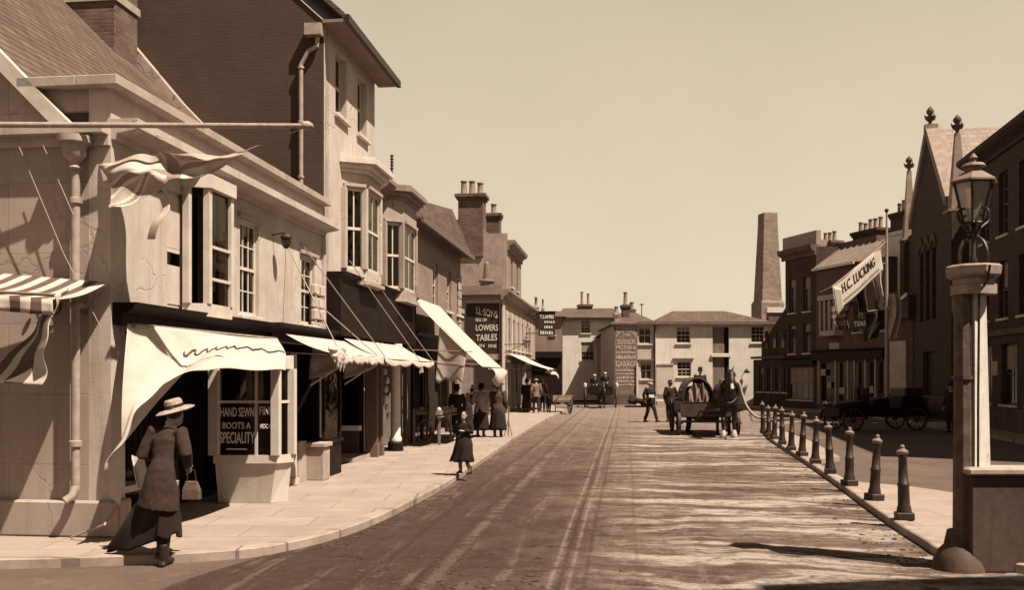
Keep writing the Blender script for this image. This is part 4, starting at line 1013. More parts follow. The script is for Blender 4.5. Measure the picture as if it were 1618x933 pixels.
    MB().box(lx2(1037), lx2(1064), -.06, -.002, .7, z2(577)).box(lx2(1037), lx2(1064), -.12, -.061, z2(577), z2(575)).build('notice_board', M['stucco'], h)
    MB().box(lx2(1037), lx2(1125), -.4, -.002, 0, .25).box(lx2(1040), lx2(1090), -.1, -.002, .65, .72).build('plinth', M['stone'], h)
    hip_roof(h, -.25, W+.3, -.3, 9.3, z2(512), z2(484.5), lx2(1079)+.1, lx2(1170), M['slate'])
    MB().tube([(lx2(1178), -.25, z2(585)), (lx2(1178), -.02, z2(583))], .02, 5).lathe([(.02, .3), (.06, .22), (.2, .05), (.2, 0)], (lx2(1178), -.35, z2(590)), 10).build('wall_lamp', M['iron'], h)
    # recessed house with shadowed return
    Y3 = 73.0; f3 = Frame(x(889, Y3), Y3, x(890, Y3), Y3)
    r = place('recessed_house', 'plain grey-fronted house set back at the street end with two sash windows', 'building', f3)
    lx3 = lambda px: x(px, Y3)-f3.o.x; z3 = lambda py: z(py, Y3); W = lx3(990)
    ops = [(lx3(918), lx3(933), z3(527), z3(507)), (lx3(918), lx3(939), z3(570), z3(541))]
    MB().wall(0, W, 0, z3(505), 0, .3, ops).box(0, .3, .3, 9, 0, z3(505)).box(.3, W, 8.7, 9, 0, z3(505)).box(W-.3, W, .3, 8.7, 0, z3(505)).build('wall', M['stucco_end'], r)
    for o_ in ops: window(r, *o_, 3, 4, y=.08, opaque=True)
    hip_roof(r, -.3, W, -.35, 9.3, z3(503), z3(481), lx3(925)-1.5, W-.5, M['slate'])
    MB().box(-.3, W, -.42, -.352, z3(505.5), z3(502.5)).build('gutter', M['trim_dark'], r)
    chimney(r, lx3(921), lx3(942), 4, 5, z3(490), z3(475), 2, M['brick_mid'], .95, .12, pr=.12)
    # lean-to return wall that closes the yard on the right of it
    l = Frame(x(960, 62), 62.0, x(961, 62), 62.0)
    e = place('yard_range', 'low dark range running back from the painted advertisement to the recessed house', 'building', l)
    # range between X of px 970@61 and going back
    MB().box(X0-l.o.x+.02, X0-l.o.x+3, 8.1, 10.98, 0, 4.9).build('wall', M['stucco_grey'], e)
    MB().prism_ax([(X0-l.o.x-.35, 4.75), (X0-l.o.x+1.6, 6.3), (X0-l.o.x+3.2, 4.9)], 7.9, 10.9, 'y').build('roof', M['slate'], e)
    # house on the far left, in shade
    Y4 = 66.0; f4 = Frame(x(836, Y4), Y4, x(837, Y4), Y4); lx4 = lambda px: x(px, Y4)-f4.o.x; z4 = lambda py: z(py, Y4)
    s = place('shaded_house', 'grey house in half shade beyond the florist corner at the far left of the street', 'building', f4)
    op = [(lx4(869), lx4(877), z4(530), z4(514))]
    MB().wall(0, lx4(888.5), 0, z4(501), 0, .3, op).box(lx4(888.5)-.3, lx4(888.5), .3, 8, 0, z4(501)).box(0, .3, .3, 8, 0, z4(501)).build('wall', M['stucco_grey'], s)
    window(s, *op[0], 2, 2, y=.08, opaque=True)
    MB().prism_ax([(-.3, z4(501)), (8, z4(501)), (4, z4(486))], -.2, lx4(888.5)+.3, 'x').build('roof', M['slate'], s)
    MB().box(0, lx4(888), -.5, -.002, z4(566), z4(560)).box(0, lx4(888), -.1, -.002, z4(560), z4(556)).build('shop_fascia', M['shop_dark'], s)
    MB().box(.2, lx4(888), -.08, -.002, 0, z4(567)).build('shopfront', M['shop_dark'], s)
    chimney(s, lx4(845), lx4(853), 3, 4, z4(495), z4(478), 3, M['stucco'], .6, .06, pr=.1)
    chimney(s, lx4(858), lx4(862), 3, 3.4, z4(495), z4(480), 1, M['stucco'], .6, .05, pr=.08)
    # projecting lettered board high above the florist's end
    b = Frame(x(851, 58), 58.0, x(852, 58), 58.0)
    g = place('hanging_sign', 'dark signboard with rows of pale letters projecting from the wall at the far left', 'sign', b)
    w = 26/F*58; zz = lambda py: z(py, 58)
    MB().box(0, w, 0, .1, zz(531), zz(494)).box(-.1, w+.05, -.05, .15, zz(494)+.01, zz(492)).build('board', M['ink'], g)
    MB().tube([(-1.2, .05, zz(497)), (0, .05, zz(497))], .04, 6).tube([(-1.2, .05, zz(527)), (0, .05, zz(527))], .04, 6).build('bracket', M['iron'], g)
    text('T.LAMBS', M['white'], g, w/2, -.015, zz(501), .24, w*.85, bold=.03)
    mb = MB(); rr = random.Random(9)
    for py, h_ in ((509, .15), (517, .18), (526, .22)):
        xx = .1 if py > 520 else .35
        while xx < w-.12: k = rr.uniform(.06, .12); mb.box(xx, xx+k, -.015, -.001, zz(py)-h_/2, zz(py)+h_/2*rr.uniform(.5, 1)); xx += k+.05
    mb.build('worn_lettering', M['white'], g)
    # a dark heap by the painted wall
    rr = random.Random(2); mb = MB()
    for i in range(16): mb.ball((rr.uniform(0, 1.5), rr.uniform(-.3, .3), rr.uniform(.12, .5)), (rr.uniform(.15, .35), .25, rr.uniform(.12, .25)), 7, 5)
    o = fused(mb, 'sack_heap', M['wool_dark'], None, .05); o.location = (x(994, 59.8), 59.8, 0); tag(o, 'low dark heap lying at the foot of the painted advertisement', 'sack heap')

def obelisk_chimney():
    Y = 78.0; c = P(1213, 594, Y); t = thing('factory_chimney', 'tall tapering square brick chimney standing against the sky behind the right-hand roofs', 'chimney', (c.x, c.y, 0))
    z = lambda py: CAMH+(HY-py)/F*Y
    def ring(w, zz):
        r = w/2; a = R(55)
        return [(r*math.cos(a+k*math.pi/2)*1.414, r*math.sin(a+k*math.pi/2)*1.414, zz) for k in range(4)]
    MB().loft([ring(1.75, 0), ring(1.70, z(478)), ring(1.12, z(341))]).build('shaft', M['stock_far'], t)
    MB().loft([ring(1.18, z(352)), ring(1.16, z(338))]).build('cap', M['stock_far'], t)
    MB().loft([ring(1.98, 0), ring(1.98, z(480)), ring(1.75, z(476))]).build('base', M['stock_far'], t)
    b = P(1224, 594, 74); h = thing('chimney_house', 'small pale-capped stack building at the foot of the tall brick chimney', 'building', (b.x, b.y, 0))
    MB().box(-.55, .55, -.4, .4, 0, z(500)).build('stack', M['brick_mid'], h); MB().box(-.7, .7, -.5, .5, z(500), z(492)).build('cap', M['white'], h)

def hill():
    def fn(u, v):
        X = lerp(-260, 260, u); Y = lerp(170, 420, v)
        h = 24*smooth01(v*1.6)*(.75+.25*math.sin(u*7+1))*smooth01((1-u)*3)+2*noise.noise(Vector((X*.02, Y*.02, 0)))
        return Vector((X, Y, h-1.0))
    structure('hill', MB().grid(fn, 60, 24), M['hill'], smooth=True)

# ================================================================== the right-hand side
def right_side():
    fn = Frame(19.72, 47.6, 16.9, 32.0)
    # ---- church
    t = place('gothic_chapel', 'dark gothic chapel gable with tall pinnacles and fleur finials on the right', 'church', fn)
    xa = fn.x(1466); hw = 3.15; xb = xa-4.2; xc = xa+4.45; za = fn.z(1466, 212); zs = 9.4
    lan = [(xa-1.5+i*1.1, xa-1.5+i*1.1+.75, 4.4, 7.6) for i in range(3)]
    MB().wall(xb, xc, 0, zs-.6, 0, .5, lan+[(xa-.9, xa+.9, 0, 3)]).build('front_wall', M['flint'], t)
    MB().prism_ax([(xa-hw, zs-.6), (xa+hw, zs-.6), (xa+hw, zs), (xa, za), (xa-hw, zs)], 0, .5, 'y').build('gable', M['flint'], t)
    for w in lan:
        g = MB().box(w[0], w[1], .2, .24, w[2], w[3]); g.build('lancet_glass', M['pane_dark'], t)
        c = (w[0]+w[1])/2; k = (w[1]-w[0])/2
        MB().prism_ax([(w[0]-.12, w[3]), (w[0]-.12, w[3]+.2), (c, w[3]+k*1.9), (w[1]+.12, w[3]+.2), (w[1]+.12, w[3]), (c, w[3]+k*1.1)], -.08, -.002, 'y').build('lancet_arch', M['stone_dark'], t)
    MB().box(xa-.9, xa+.9, .2, .26, 0, 3).build('door', M['shop_dark'], t)
    # copings
    for s_ in (-1, 1):
        e = .3
        MB().prism_ax([(xa, za-.05), (xa, za+.4), (xa+s_*(hw+.25), zs+.05), (xa+s_*(hw+.1), zs-.35)], -.12, .62, 'y').build('gable_coping', M['stone_mid'], t)
    def pinn(x, zb, zt, w, zf):
        b = MB().box(x-w/2, x+w/2, -.25, .45, 0, zb); b.build('buttress', M['flint'], t, bevel=.02)
        r = [(w*.72, zb), (w*.72, zb+.1), (w*.5, zb+.12), (w*.16, zt)]
        MB().lathe(r, (x, .1, 0), 4, phase=R(45)).build('pinnacle', M['stone_mid'], t)
        finial(x, .1, zt, zf)
    def finial(x, y, z0, z1):
        h = z1-z0; m = MB().lathe([(.07, 0), (.07, .12*h), (.2, .3*h), (.24, .42*h), (.1, .45*h), (.08, .5*h), (.17, .66*h), (.15, .8*h), (.02, h)], (x, y, z0), 10)
        for k in range(4):
            a = k*math.pi/2+.4; m.tube([(x, y, z0+.25*h), (x+.2*math.cos(a), y+.2*math.sin(a), z0+.3*h), (x+.3*math.cos(a), y+.3*math.sin(a), z0+.5*h)], [.06, .06, .02], 6)
        m.build('finial', M['stone_dark'], t, smooth=True)
    pinn(xb+.1, 8.6, fn.z(1442, 262), .8, fn.z(1442, 238)); pinn(xc-.1, 8.6, fn.z(1512, 207), .85, fn.z(1512, 178))
    MB().box(xa-.16, xa+.16, -.14, .4, za-.1, fn.z(1466, 197)).build('apex_stone', M['stone_mid'], t); finial(xa, .1, fn.z(1466, 197), fn.z(1466, 168))
    D = 22
    MB().prism_ax([(xb+.8, 8.6), (xa, 13.1), (xc-.8, 8.6)], .5, D, 'y').build('roof', M['slate_pale'], t)
    MB().box(xb+.8, xb+1.2, .5, D, 0, 8.7).box(xc-1.2, xc-.8, .5, D, 0, 8.7).box(xb+1.2, xc-1.2, D-.4, D, 0, 8.7).build('side_wall', M['flint'], t)
    MB().box(xb+.35, xc, -.12, -.003, 0, 1.0).build('plinth', M['stone_dark'], t)
    MB().box(xb, xc, -1.2, -1.05, 0, .9).box(xb, xc, -1.25, -1.0, .9, 1.0).build('forecourt_wall', M['brick'], t)
    # ---- near dark building
    x0 = fn.x(1536); nf = Frame(*fn.w(x0, 0)[:2], *fn.w(x0+1, 0)[:2])
    b = place('dark_terrace', 'dark brick terrace front in full shade at the right edge with deep eaves', 'building', nf)
    L = 17; ze = 10.0
    ops = []
    for i in range(8):
        xx = 1.1+i*2.05
        ops += [(xx, xx+.95, 6.8, 9.0), (xx, xx+.95, 3.9, 5.9)]
    gr = [(.8+i*2.6, 2.4+i*2.6, .9, 3.0) for i in range(6)]
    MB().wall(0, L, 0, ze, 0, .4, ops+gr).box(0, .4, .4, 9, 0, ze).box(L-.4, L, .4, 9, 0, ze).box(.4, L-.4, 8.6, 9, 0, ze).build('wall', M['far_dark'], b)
    for o_ in ops: window(b, *o_, 2, 4, y=.16, opaque=True, frame=M['trim_grey'])
    for o_ in gr: window(b, *o_, 2, 1, y=.16, opaque=True, frame=M['trim_dark'])
    cornice(-.0, L, ze-.35, [(.1, 0), (.1, .15), (.4, .3), (.5, .4), (.5, .55)], e0=.3).build('cornice', M['far_dark'], b)
    MB().prism_ax([(-.3, ze+.2), (9, ze+.2), (4.5, ze+2.2)], -.1, L, 'x').build('roof', M['slate_dark'], b)
    cornice(0, L, 3.3, [(.1, 0), (.1, .2), (.22, .3)]).build('string_course', M['far_mid'], b)
    MB().box(0, L, -.1, -.002, 0, .7).box(0, L, -.14, -.002, .7, .78).build('plinth', M['far_mid'], b)
    o_ = MB().box(2.5, 3.1, -.05, -.003, 1.9, 2.4).build('notice', M['stone'], b)
    cz = nf.z(1608, 215, 2); cx_ = nf.x(1608, 2.); chimney(b, cx_-.15, cx_+1.4, 2.0, 2.7, 10.4, cz, 3, M['far_dark'], 1.35, .08, pr=.12, potm=M['stone_dark'])
    # ---- far right row (faces the viewer more squarely)
    rf = Frame(15.4, 60.0, 19.2, 46.5)
    def sb(px): p = rf.w(rf.x(px), 0); return Frame(p.x, p.y, p.x+rf.d.x, p.y+rf.d.y)
    # R0 low dark houses at the far end
    f = sb(1192); p0 = place('low_shops', 'lowest dark shop range at the far end of the right side beside the loft building', 'building', f)
    L = f.x(1241); za_ = f.z(1196, 540); zb_ = f.z(1238, 480)
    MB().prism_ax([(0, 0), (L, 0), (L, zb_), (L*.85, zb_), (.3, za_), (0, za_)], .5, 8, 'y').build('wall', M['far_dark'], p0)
    ops = [(.4+i*.95, .95+i*.95, f.z(1210, 596), f.z(1210, 560)) for i in range(5)]
    MB().wall(-.3, L, 0, 2.9, .1, .35, [(o[0], o[1], .9, 2.4) for o in ops]).build('shopfront', M['far_dark'], p0)
    for o_ in ops[:4]:
        window(p0, o_[0], o_[1], .9, 2.4, 2, 2, y=.2, opaque=True, frame=M['trim_grey'])
        MB().box(o_[0]+.1, o_[1]-.1, .45, .499, 3.6, 4.7).build('window', M['pane_dark'], p0)
    cornice(-.3, L, 2.95, [(.2, 0), (.2, .15)], y=.1).build('cornice', M['far_mid'], p0)
    # R1 three-storey
    f = sb(1241); p1 = place('cornice_house', 'narrow three-storey house with a bold cornice and lead parapet on the far right side', 'building', f)
    L = f.x(1290); ze = f.z(1241, 400)
    ops = [(.4, 1.1, 5.6, 7.6), (1.9, 2.6, 5.6, 7.6), (.4, 1.1, 3.2, 4.9), (1.9, 2.6, 3.2, 4.9)]
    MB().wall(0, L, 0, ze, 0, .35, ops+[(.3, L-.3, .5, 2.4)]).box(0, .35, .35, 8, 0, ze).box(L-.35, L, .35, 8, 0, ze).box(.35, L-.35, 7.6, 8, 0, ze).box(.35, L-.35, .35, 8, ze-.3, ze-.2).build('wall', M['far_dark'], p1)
    for o_ in ops: window(p1, *o_, 2, 2, y=.12, opaque=True, frame=M['trim_grey'])
    window(p1, .3, L-.3, .5, 2.4, 4, 1, y=.12, opaque=True, frame=M['trim_grey'], name='shop_window')
    cornice(0, L, ze-.5, [(.1, 0), (.1, .2), (.35, .35), (.4, .6)], e0=.3).build('cornice', M['far_mid'], p1)
    MB().box(-.3, L, .0, .3, ze+.102, ze+.9).box(-.3, .0-.003, .3, 4, ze-.1, ze+.9).build('parapet', M['lead'], p1)
    cornice(0, L, 2.5, [(.25, 0), (.25, .3), (.35, .4)]).build('shop_fascia', M['shop_dark'], p1)
    # R2 with pale lead roof, bay, banner
    f = sb(1290); p2 = place('tea_house', 'broad house with a pale sheet roof, upper bay and tea-room shopfront under the banner', 'building', f)
    L = f.x(1402); ze = f.z(1300, 424); zt = f.z(1300, 392)
    ops = [(1.0+.0, 2.4, f.z(1300, 524), f.z(1300, 478)), (3.4, 4.2, 4.2, 5.8), (5.2, 6.0, 4.2, 5.8)]
    MB().wall(0, L, 0, ze, 0, .35, ops+[(.4, L-.3, .5, 2.6)]).box(0, .35, .35, 8, 0, ze).box(L-.35, L, .35, 8, 0, ze).box(.35, L-.35, 7.6, 8, 0, ze).build('wall', M['far_mid'], p2)
    MB().add([(0, -.25, ze), (L*.62, -.25, ze), (L*.62, 1.4, zt), (0, 1.4, zt), (0, 1.4, ze), (L*.62, 1.4, ze)], [(0,1,2,3), (0,3,4), (1,5,2), (0,4,5,1), (3,2,5,4)]).build('roof', M['lead'], p2)
    MB().box(0, L*.62, -.33, -.25, ze-.12, ze+.02).build('gutter', M['white'], p2)
    MB().box(f.x(1290, 1.5), f.x(1385, 1.5), 1.5, 5, ze-.2, f.z(1330, 384, 1.5)).build('upper_storey', M['brick_mid'], p2)
    ro = MB()
    for i in range(8): xx = .2+i*.55; ro.prism_ax([(-.25, ze+.02), (1.4, zt+.02), (1.4, zt+.08), (-.25, ze+.09)], xx, xx+.05, 'x')
    ro.build('roof_roll', M['lead'], p2)
    chimney(p2, f.x(1292, 3), f.x(1313, 3), 3, 3.8, zt, f.z(1302, 382, 3), 3, M['brick_mid'], .55, .08, pr=.13)
    chimney(p2, f.x(1347, 3), f.x(1386, 3), 3, 3.8, zt, f.z(1366, 364, 3), 5, M['brick'], .55, .12, pr=.13)
    MB().prism([(.85, -.003), (1.0, -.5), (2.4, -.5), (2.55, -.003)], ops[0][2]-.3, ops[0][2]-.02).prism([(.8, -.003), (.95, -.58), (2.45, -.58), (2.6, -.003)], ops[0][3]+.02, ops[0][3]+.3).build('bay_window', M['stone'], p2)
    bq = MB()
    for xx in (1.02, 1.45, 1.9, 2.36): bq.box(xx-.07, xx+.07, -.47, -.37, ops[0][2]-.02, ops[0][3]+.02)
    bq.build('bay_mullion', M['stone'], p2.children[-1]); MB().box(1.05, 2.35, -.40, -.38, ops[0][2], ops[0][3]).build('bay_glass', M['pane_dark'], p2.children[-1])
    for o_ in ops[1:]: window(p2, *o_, 2, 4, y=.12, opaque=True, frame=M['trim_grey'])
    cornice(0, L, 2.75, [(.3, 0), (.3, .45), (.42, .55)]).build('shop_fascia', M['shop_dark'], p2)
    for xx in (.35, 1.9, 3.0, 3.55, 4.5, 5.3, 6.1):
        MB().box(xx, xx+.11, -.14, -.003, .3, 2.75).build('shop_column', M['stone'], p2)
    MB().box(.4, L-.3, .1, .14, .5, 2.6).build('shop_window', M['pane_dark'], p2)
    for xx, zz, w in ((.5, 1.9, .45), (1.1, 1.2, .35), (1.3, 3.35, .9), (2.2, .9, .5), (4.8, 1.0, .3)):
        MB().box(xx, xx+w, -.06, -.02, zz, zz+.35).build('show_card', M['stone'], p2)
    s = place('tea_sign', 'small dark board reading TEAS above the tea-room shopfront', 'sign', f)
    xs = f.x(1359, -.6); MB().box(xs-.75, xs+.75, -.6, -.5, f.z(1359, 520, -.6), f.z(1359, 504, -.6)).box(xs-.04, xs+.04, -.5, -.002, f.z(1359, 514), f.z(1359, 510)).build('board', M['ink'], s)
    text('TEAS', M['white'], s, xs, -.615, f.z(1359, 512, -.6), .26, 1.0, bold=.02)
    # R3 small white-chimneyed house next to the chapel
    f = sb(1402); p3 = place('white_stack_house', 'low house with a tall whitewashed chimney breast between the tea rooms and the chapel', 'building', f)
    L = 1.9; ze = f.z(1415, 487); 
    MB().box(0, L, 0, 6, 0, ze-.6).build('wall', M['far_mid'], p3)
    MB().prism_ax([(-.3, ze-.6), (L+.3, ze+.5), (L+.3, ze-.6)], -.5, 6, 'y').build('roof', M['tiles'], p3)
    MB().prism_ax([(-.35, ze-.68), (L+.3, ze+.46), (L+.3, ze+.64), (-.35, ze-.5)], -.6, -.502, 'y').build('barge_board', M['trim'], p3)
    q0, q1 = f.x(1404, .6), f.x(1427, .6); z1_ = f.z(1415, 372, .6); z2_ = f.z(1415, 366, .6)
    c = MB().box(q0, q1, .6, 1.6, ze-.6, z1_).box(q0-.06, q1+.06, .52, 1.68, z1_, z2_).build('chimney_breast', M['stucco_white'], p3)
    chimney(p3, q0+.06, q1-.06, .65, 1.55, z2_, f.z(1415, 336, .6), 3, M['brick'], .6, .1, pr=.12)
    wv = MB().box(.3, 1.5, -.1, -.004, 1.0, 3.6).build('hanging_cloth', M['canvas_grey'], p3)
    # ---- bunting pole and banner
    b0 = P(1401, 655, 40.2); fp = thing('flagstaff', 'slim white flagstaff planted on the right pavement by the chapel', 'flagpole', (b0.x, b0.y, 0))
    zt_ = CAMH+(HY-335)/F*40.2
    MB().tube([(0, 0, 0), (0, 0, zt_*.6), (0, 0, zt_)], [.09, .075, .04], 8).build('pole', M['pole'], fp); MB().ball((0, 0, zt_+.06), .09).build('ball_finial', M['iron'], fp)
    bn = thing('banner', 'white cloth banner lettered H.C. LUCKING slung aslant beside the flagstaff', 'banner', tuple(P(1355, 440, 39.5)))
    o = Vector(bn.location)
    A, B, C_, D_ = P(1315, 453, 39), P(1391, 391, 40.1), P(1396, 426, 40.1), P(1321, 494, 39)
    def bf(u, v):
        r = A.lerp(B, u).lerp(D_.lerp(C_, u), v)-o; r.y += .05*math.sin(u*7+v*2); r.z += -.15*math.sin(math.pi*u)*v*.4; return r
    MB().grid(bf, 40, 12).build('banner_cloth', M['canvas'], bn, smooth=True, solid=.01)
    MB().grid(lambda u, v: A.lerp(A+Vector((.35, 0, -.1)), u).lerp(P(1322, 500, 39)+Vector((.25*u, 0, .35*u)), v)-o+Vector((0, -.1, 0)), 6, 8).build('banner_tail', M['canvas'], bn, smooth=True, solid=.01)
    d = (B-A); ang = math.atan2(d.z, math.hypot(d.x, d.y)); rz = math.atan2(d.y, d.x)
    for s_, h_, w_, u_, v_ in (('H.C. LUCKING', .40, 2.15, .52, .36), ('& CO. DECORATORS', .2, 2.1, .55, .76)):
        if '&' in s_:
            p = bf(u_, v_); mb = MB(); rr = random.Random(4)
            for i in range(30):
                q = bf(.16+.78*i/30, v_+.04)+Vector((0, -.02, 0)); mb.box(q.x-.022, q.x+.022, q.y-.01, q.y, q.z-.06, q.z+.06*rr.uniform(.2, 1))
            mb.build('worn_lettering', M['linen'], bn); continue
        tx = text(s_, M['ink'], bn, 0, 0, 0, h_, w_, bold=.012)      # painted on the cloth: follows its folds
        hh = (A-D_).length
        for vt in tx.data.vertices:
            q = bf(u_+vt.co.x/d.length, v_-vt.co.z/hh); vt.co = q+Vector((0, -.025-.01*(vt.co.y > 0), 0))
    MB().tube([P(1401, 380, 40.2)-o, B-o, A-o, P(1296, 462, 49)-o], .025, 5).build('banner_rope', M['rope'], bn)
    # flags drooping in a tangle by the tea rooms
    rr = random.Random(12)
    spec = [(1330, 500, 34, 42, 'far_mid', 'dull striped flag drooping under the banner'), (1362, 470, 30, 50, 'wool_brown', 'dark flag hanging below the middle of the banner'),
            (1388, 450, 22, 60, 'linen', 'pale crumpled flag nearest the flagstaff'), (1380, 515, 30, 44, 'wool_dark', 'black drooping flag left of the flagstaff, below the pale one'), (1411, 500, 20, 70, 'canvas_grey', 'long pale bunting cloth right of the flagstaff')]
    for px, py, w_, h_, m_, lb in spec:
        fl = thing('flag', lb, 'flag', tuple(P(px, py, 41.5)), group='flags hung by the tea rooms'); k = 41.5/F; ph = rr.uniform(0, 6)
        MB().grid(lambda u, v: Vector(((u-.5)*w_*k*(1-.35*v)+.12*math.sin(v*4+ph), .15*math.sin(u*9+ph+v*2), (.5-v)*h_*k+.25*(u-.5)*math.sin(ph))), 20, 16, (lambda u, v: int(v*7) % 2) if m_ == 'far_mid' else None).build('flag_cloth', [M[m_], M['stone_mid']], fl, smooth=True, solid=.01)
        MB().tube([(-w_*k/2, 0, h_*k/2), (w_*k/2, 0, h_*k/2+.1)], .02, 5).build('flag_rod', M['pole'], fl)

def off_frame_house():
    f = Frame(7.6, 5.4, 7.9, -14)
    t = thing('corner_house', 'brick corner house standing just outside the view on the near right', 'building', (7.6, 5.4, 0), math.atan2(-19.4, .3))
    ops = [(1+i*2.4, 2+i*2.4, 1, 2.8) for i in range(7)]+[(1+i*2.4, 2+i*2.4, 4, 5.8) for i in range(7)]
    MB().wall(0, 18, 0, 10.0, 0, .35, ops).box(0, .35, .35, 8, 0, 10.0).box(17.65, 18, .35, 8, 0, 10.0).box(.35, 17.65, 7.65, 8, 0, 10.0).build('wall', M['brick_mid'], t)
    for o_ in ops: window(t, *o_, 2, 2, opaque=True)
    MB().prism_ax([(-.3, 10.0), (8.3, 10.0), (4, 11.5)], -.2, 18.2, 'x').build('roof', M['slate'], t)
# ================================================================== ground, kerbs, street furniture
def more_mats():
    M['advert'] = mat('painted_brick', .17, .2, 1.5, .9, .3, 25, stain=.5, streak=.4, v2=.1, brick=(.23, .075, .008, .85))
    M['ad_white'] = mat('worn_white_paint', .42, .2, 6, .9, .1, stain=.5, v2=.25)
    M['stucco_end'] = mat('pale_end_stucco', .62, .1, .8, .9, .3, 20, stain=.45, streak=.35, v2=.40)
    M['stone_dark'] = mat('sooty_stone', .08, .3, 3, .9, .3, 20, stain=.4)
    M['stone_mid'] = mat('grey_stone', .24, .2, 3, .9, .3, 20, stain=.4)
    M['slate_pale'] = mat('weathered_slate', .24, .15, 1.5, .8, .4, 15, stain=.4, v2=.22, brick=(.4, .22, .015, .6, 3, .12))
    M['slate_dark'] = mat('dark_slate', .04, .2, 1.5, .85, .3)
    M['stock_far'] = mat('chimney_brick', .20, .15, .8, .9, .3, 8, stain=.4, v2=.14, brick=(.25, .1, .012, .8))
    m, nt, b = nodes_of('lantern_pane'); nt.nodes.remove(b)
    t = N(nt, 'BsdfTransparent'); t.inputs[0].default_value = (.85, .76, .6, 1)
    d = N(nt, 'BsdfDiffuse'); d.inputs[0].default_value = sep(.5); g = N(nt, 'BsdfGlossy'); g.inputs[1].default_value = .15
    tc = N(nt, 'TexCoord').outputs['Object']
    mx = N(nt, 'MixShader'); nt.links.new(mth(nt, 'ADD', .25, mth(nt, 'MULTIPLY', noise_n(nt, tc, 6, 4), .5)), mx.inputs[0]); nt.links.new(t.outputs[0], mx.inputs[1]); nt.links.new(d.outputs[0], mx.inputs[2])
    m2 = N(nt, 'MixShader'); m2.inputs[0].default_value = .12; nt.links.new(mx.outputs[0], m2.inputs[1]); nt.links.new(g.outputs[0], m2.inputs[2])
    nt.links.new(m2.outputs[0], nt.nodes['Material Output'].inputs[0]); M['lamp_glass'] = m

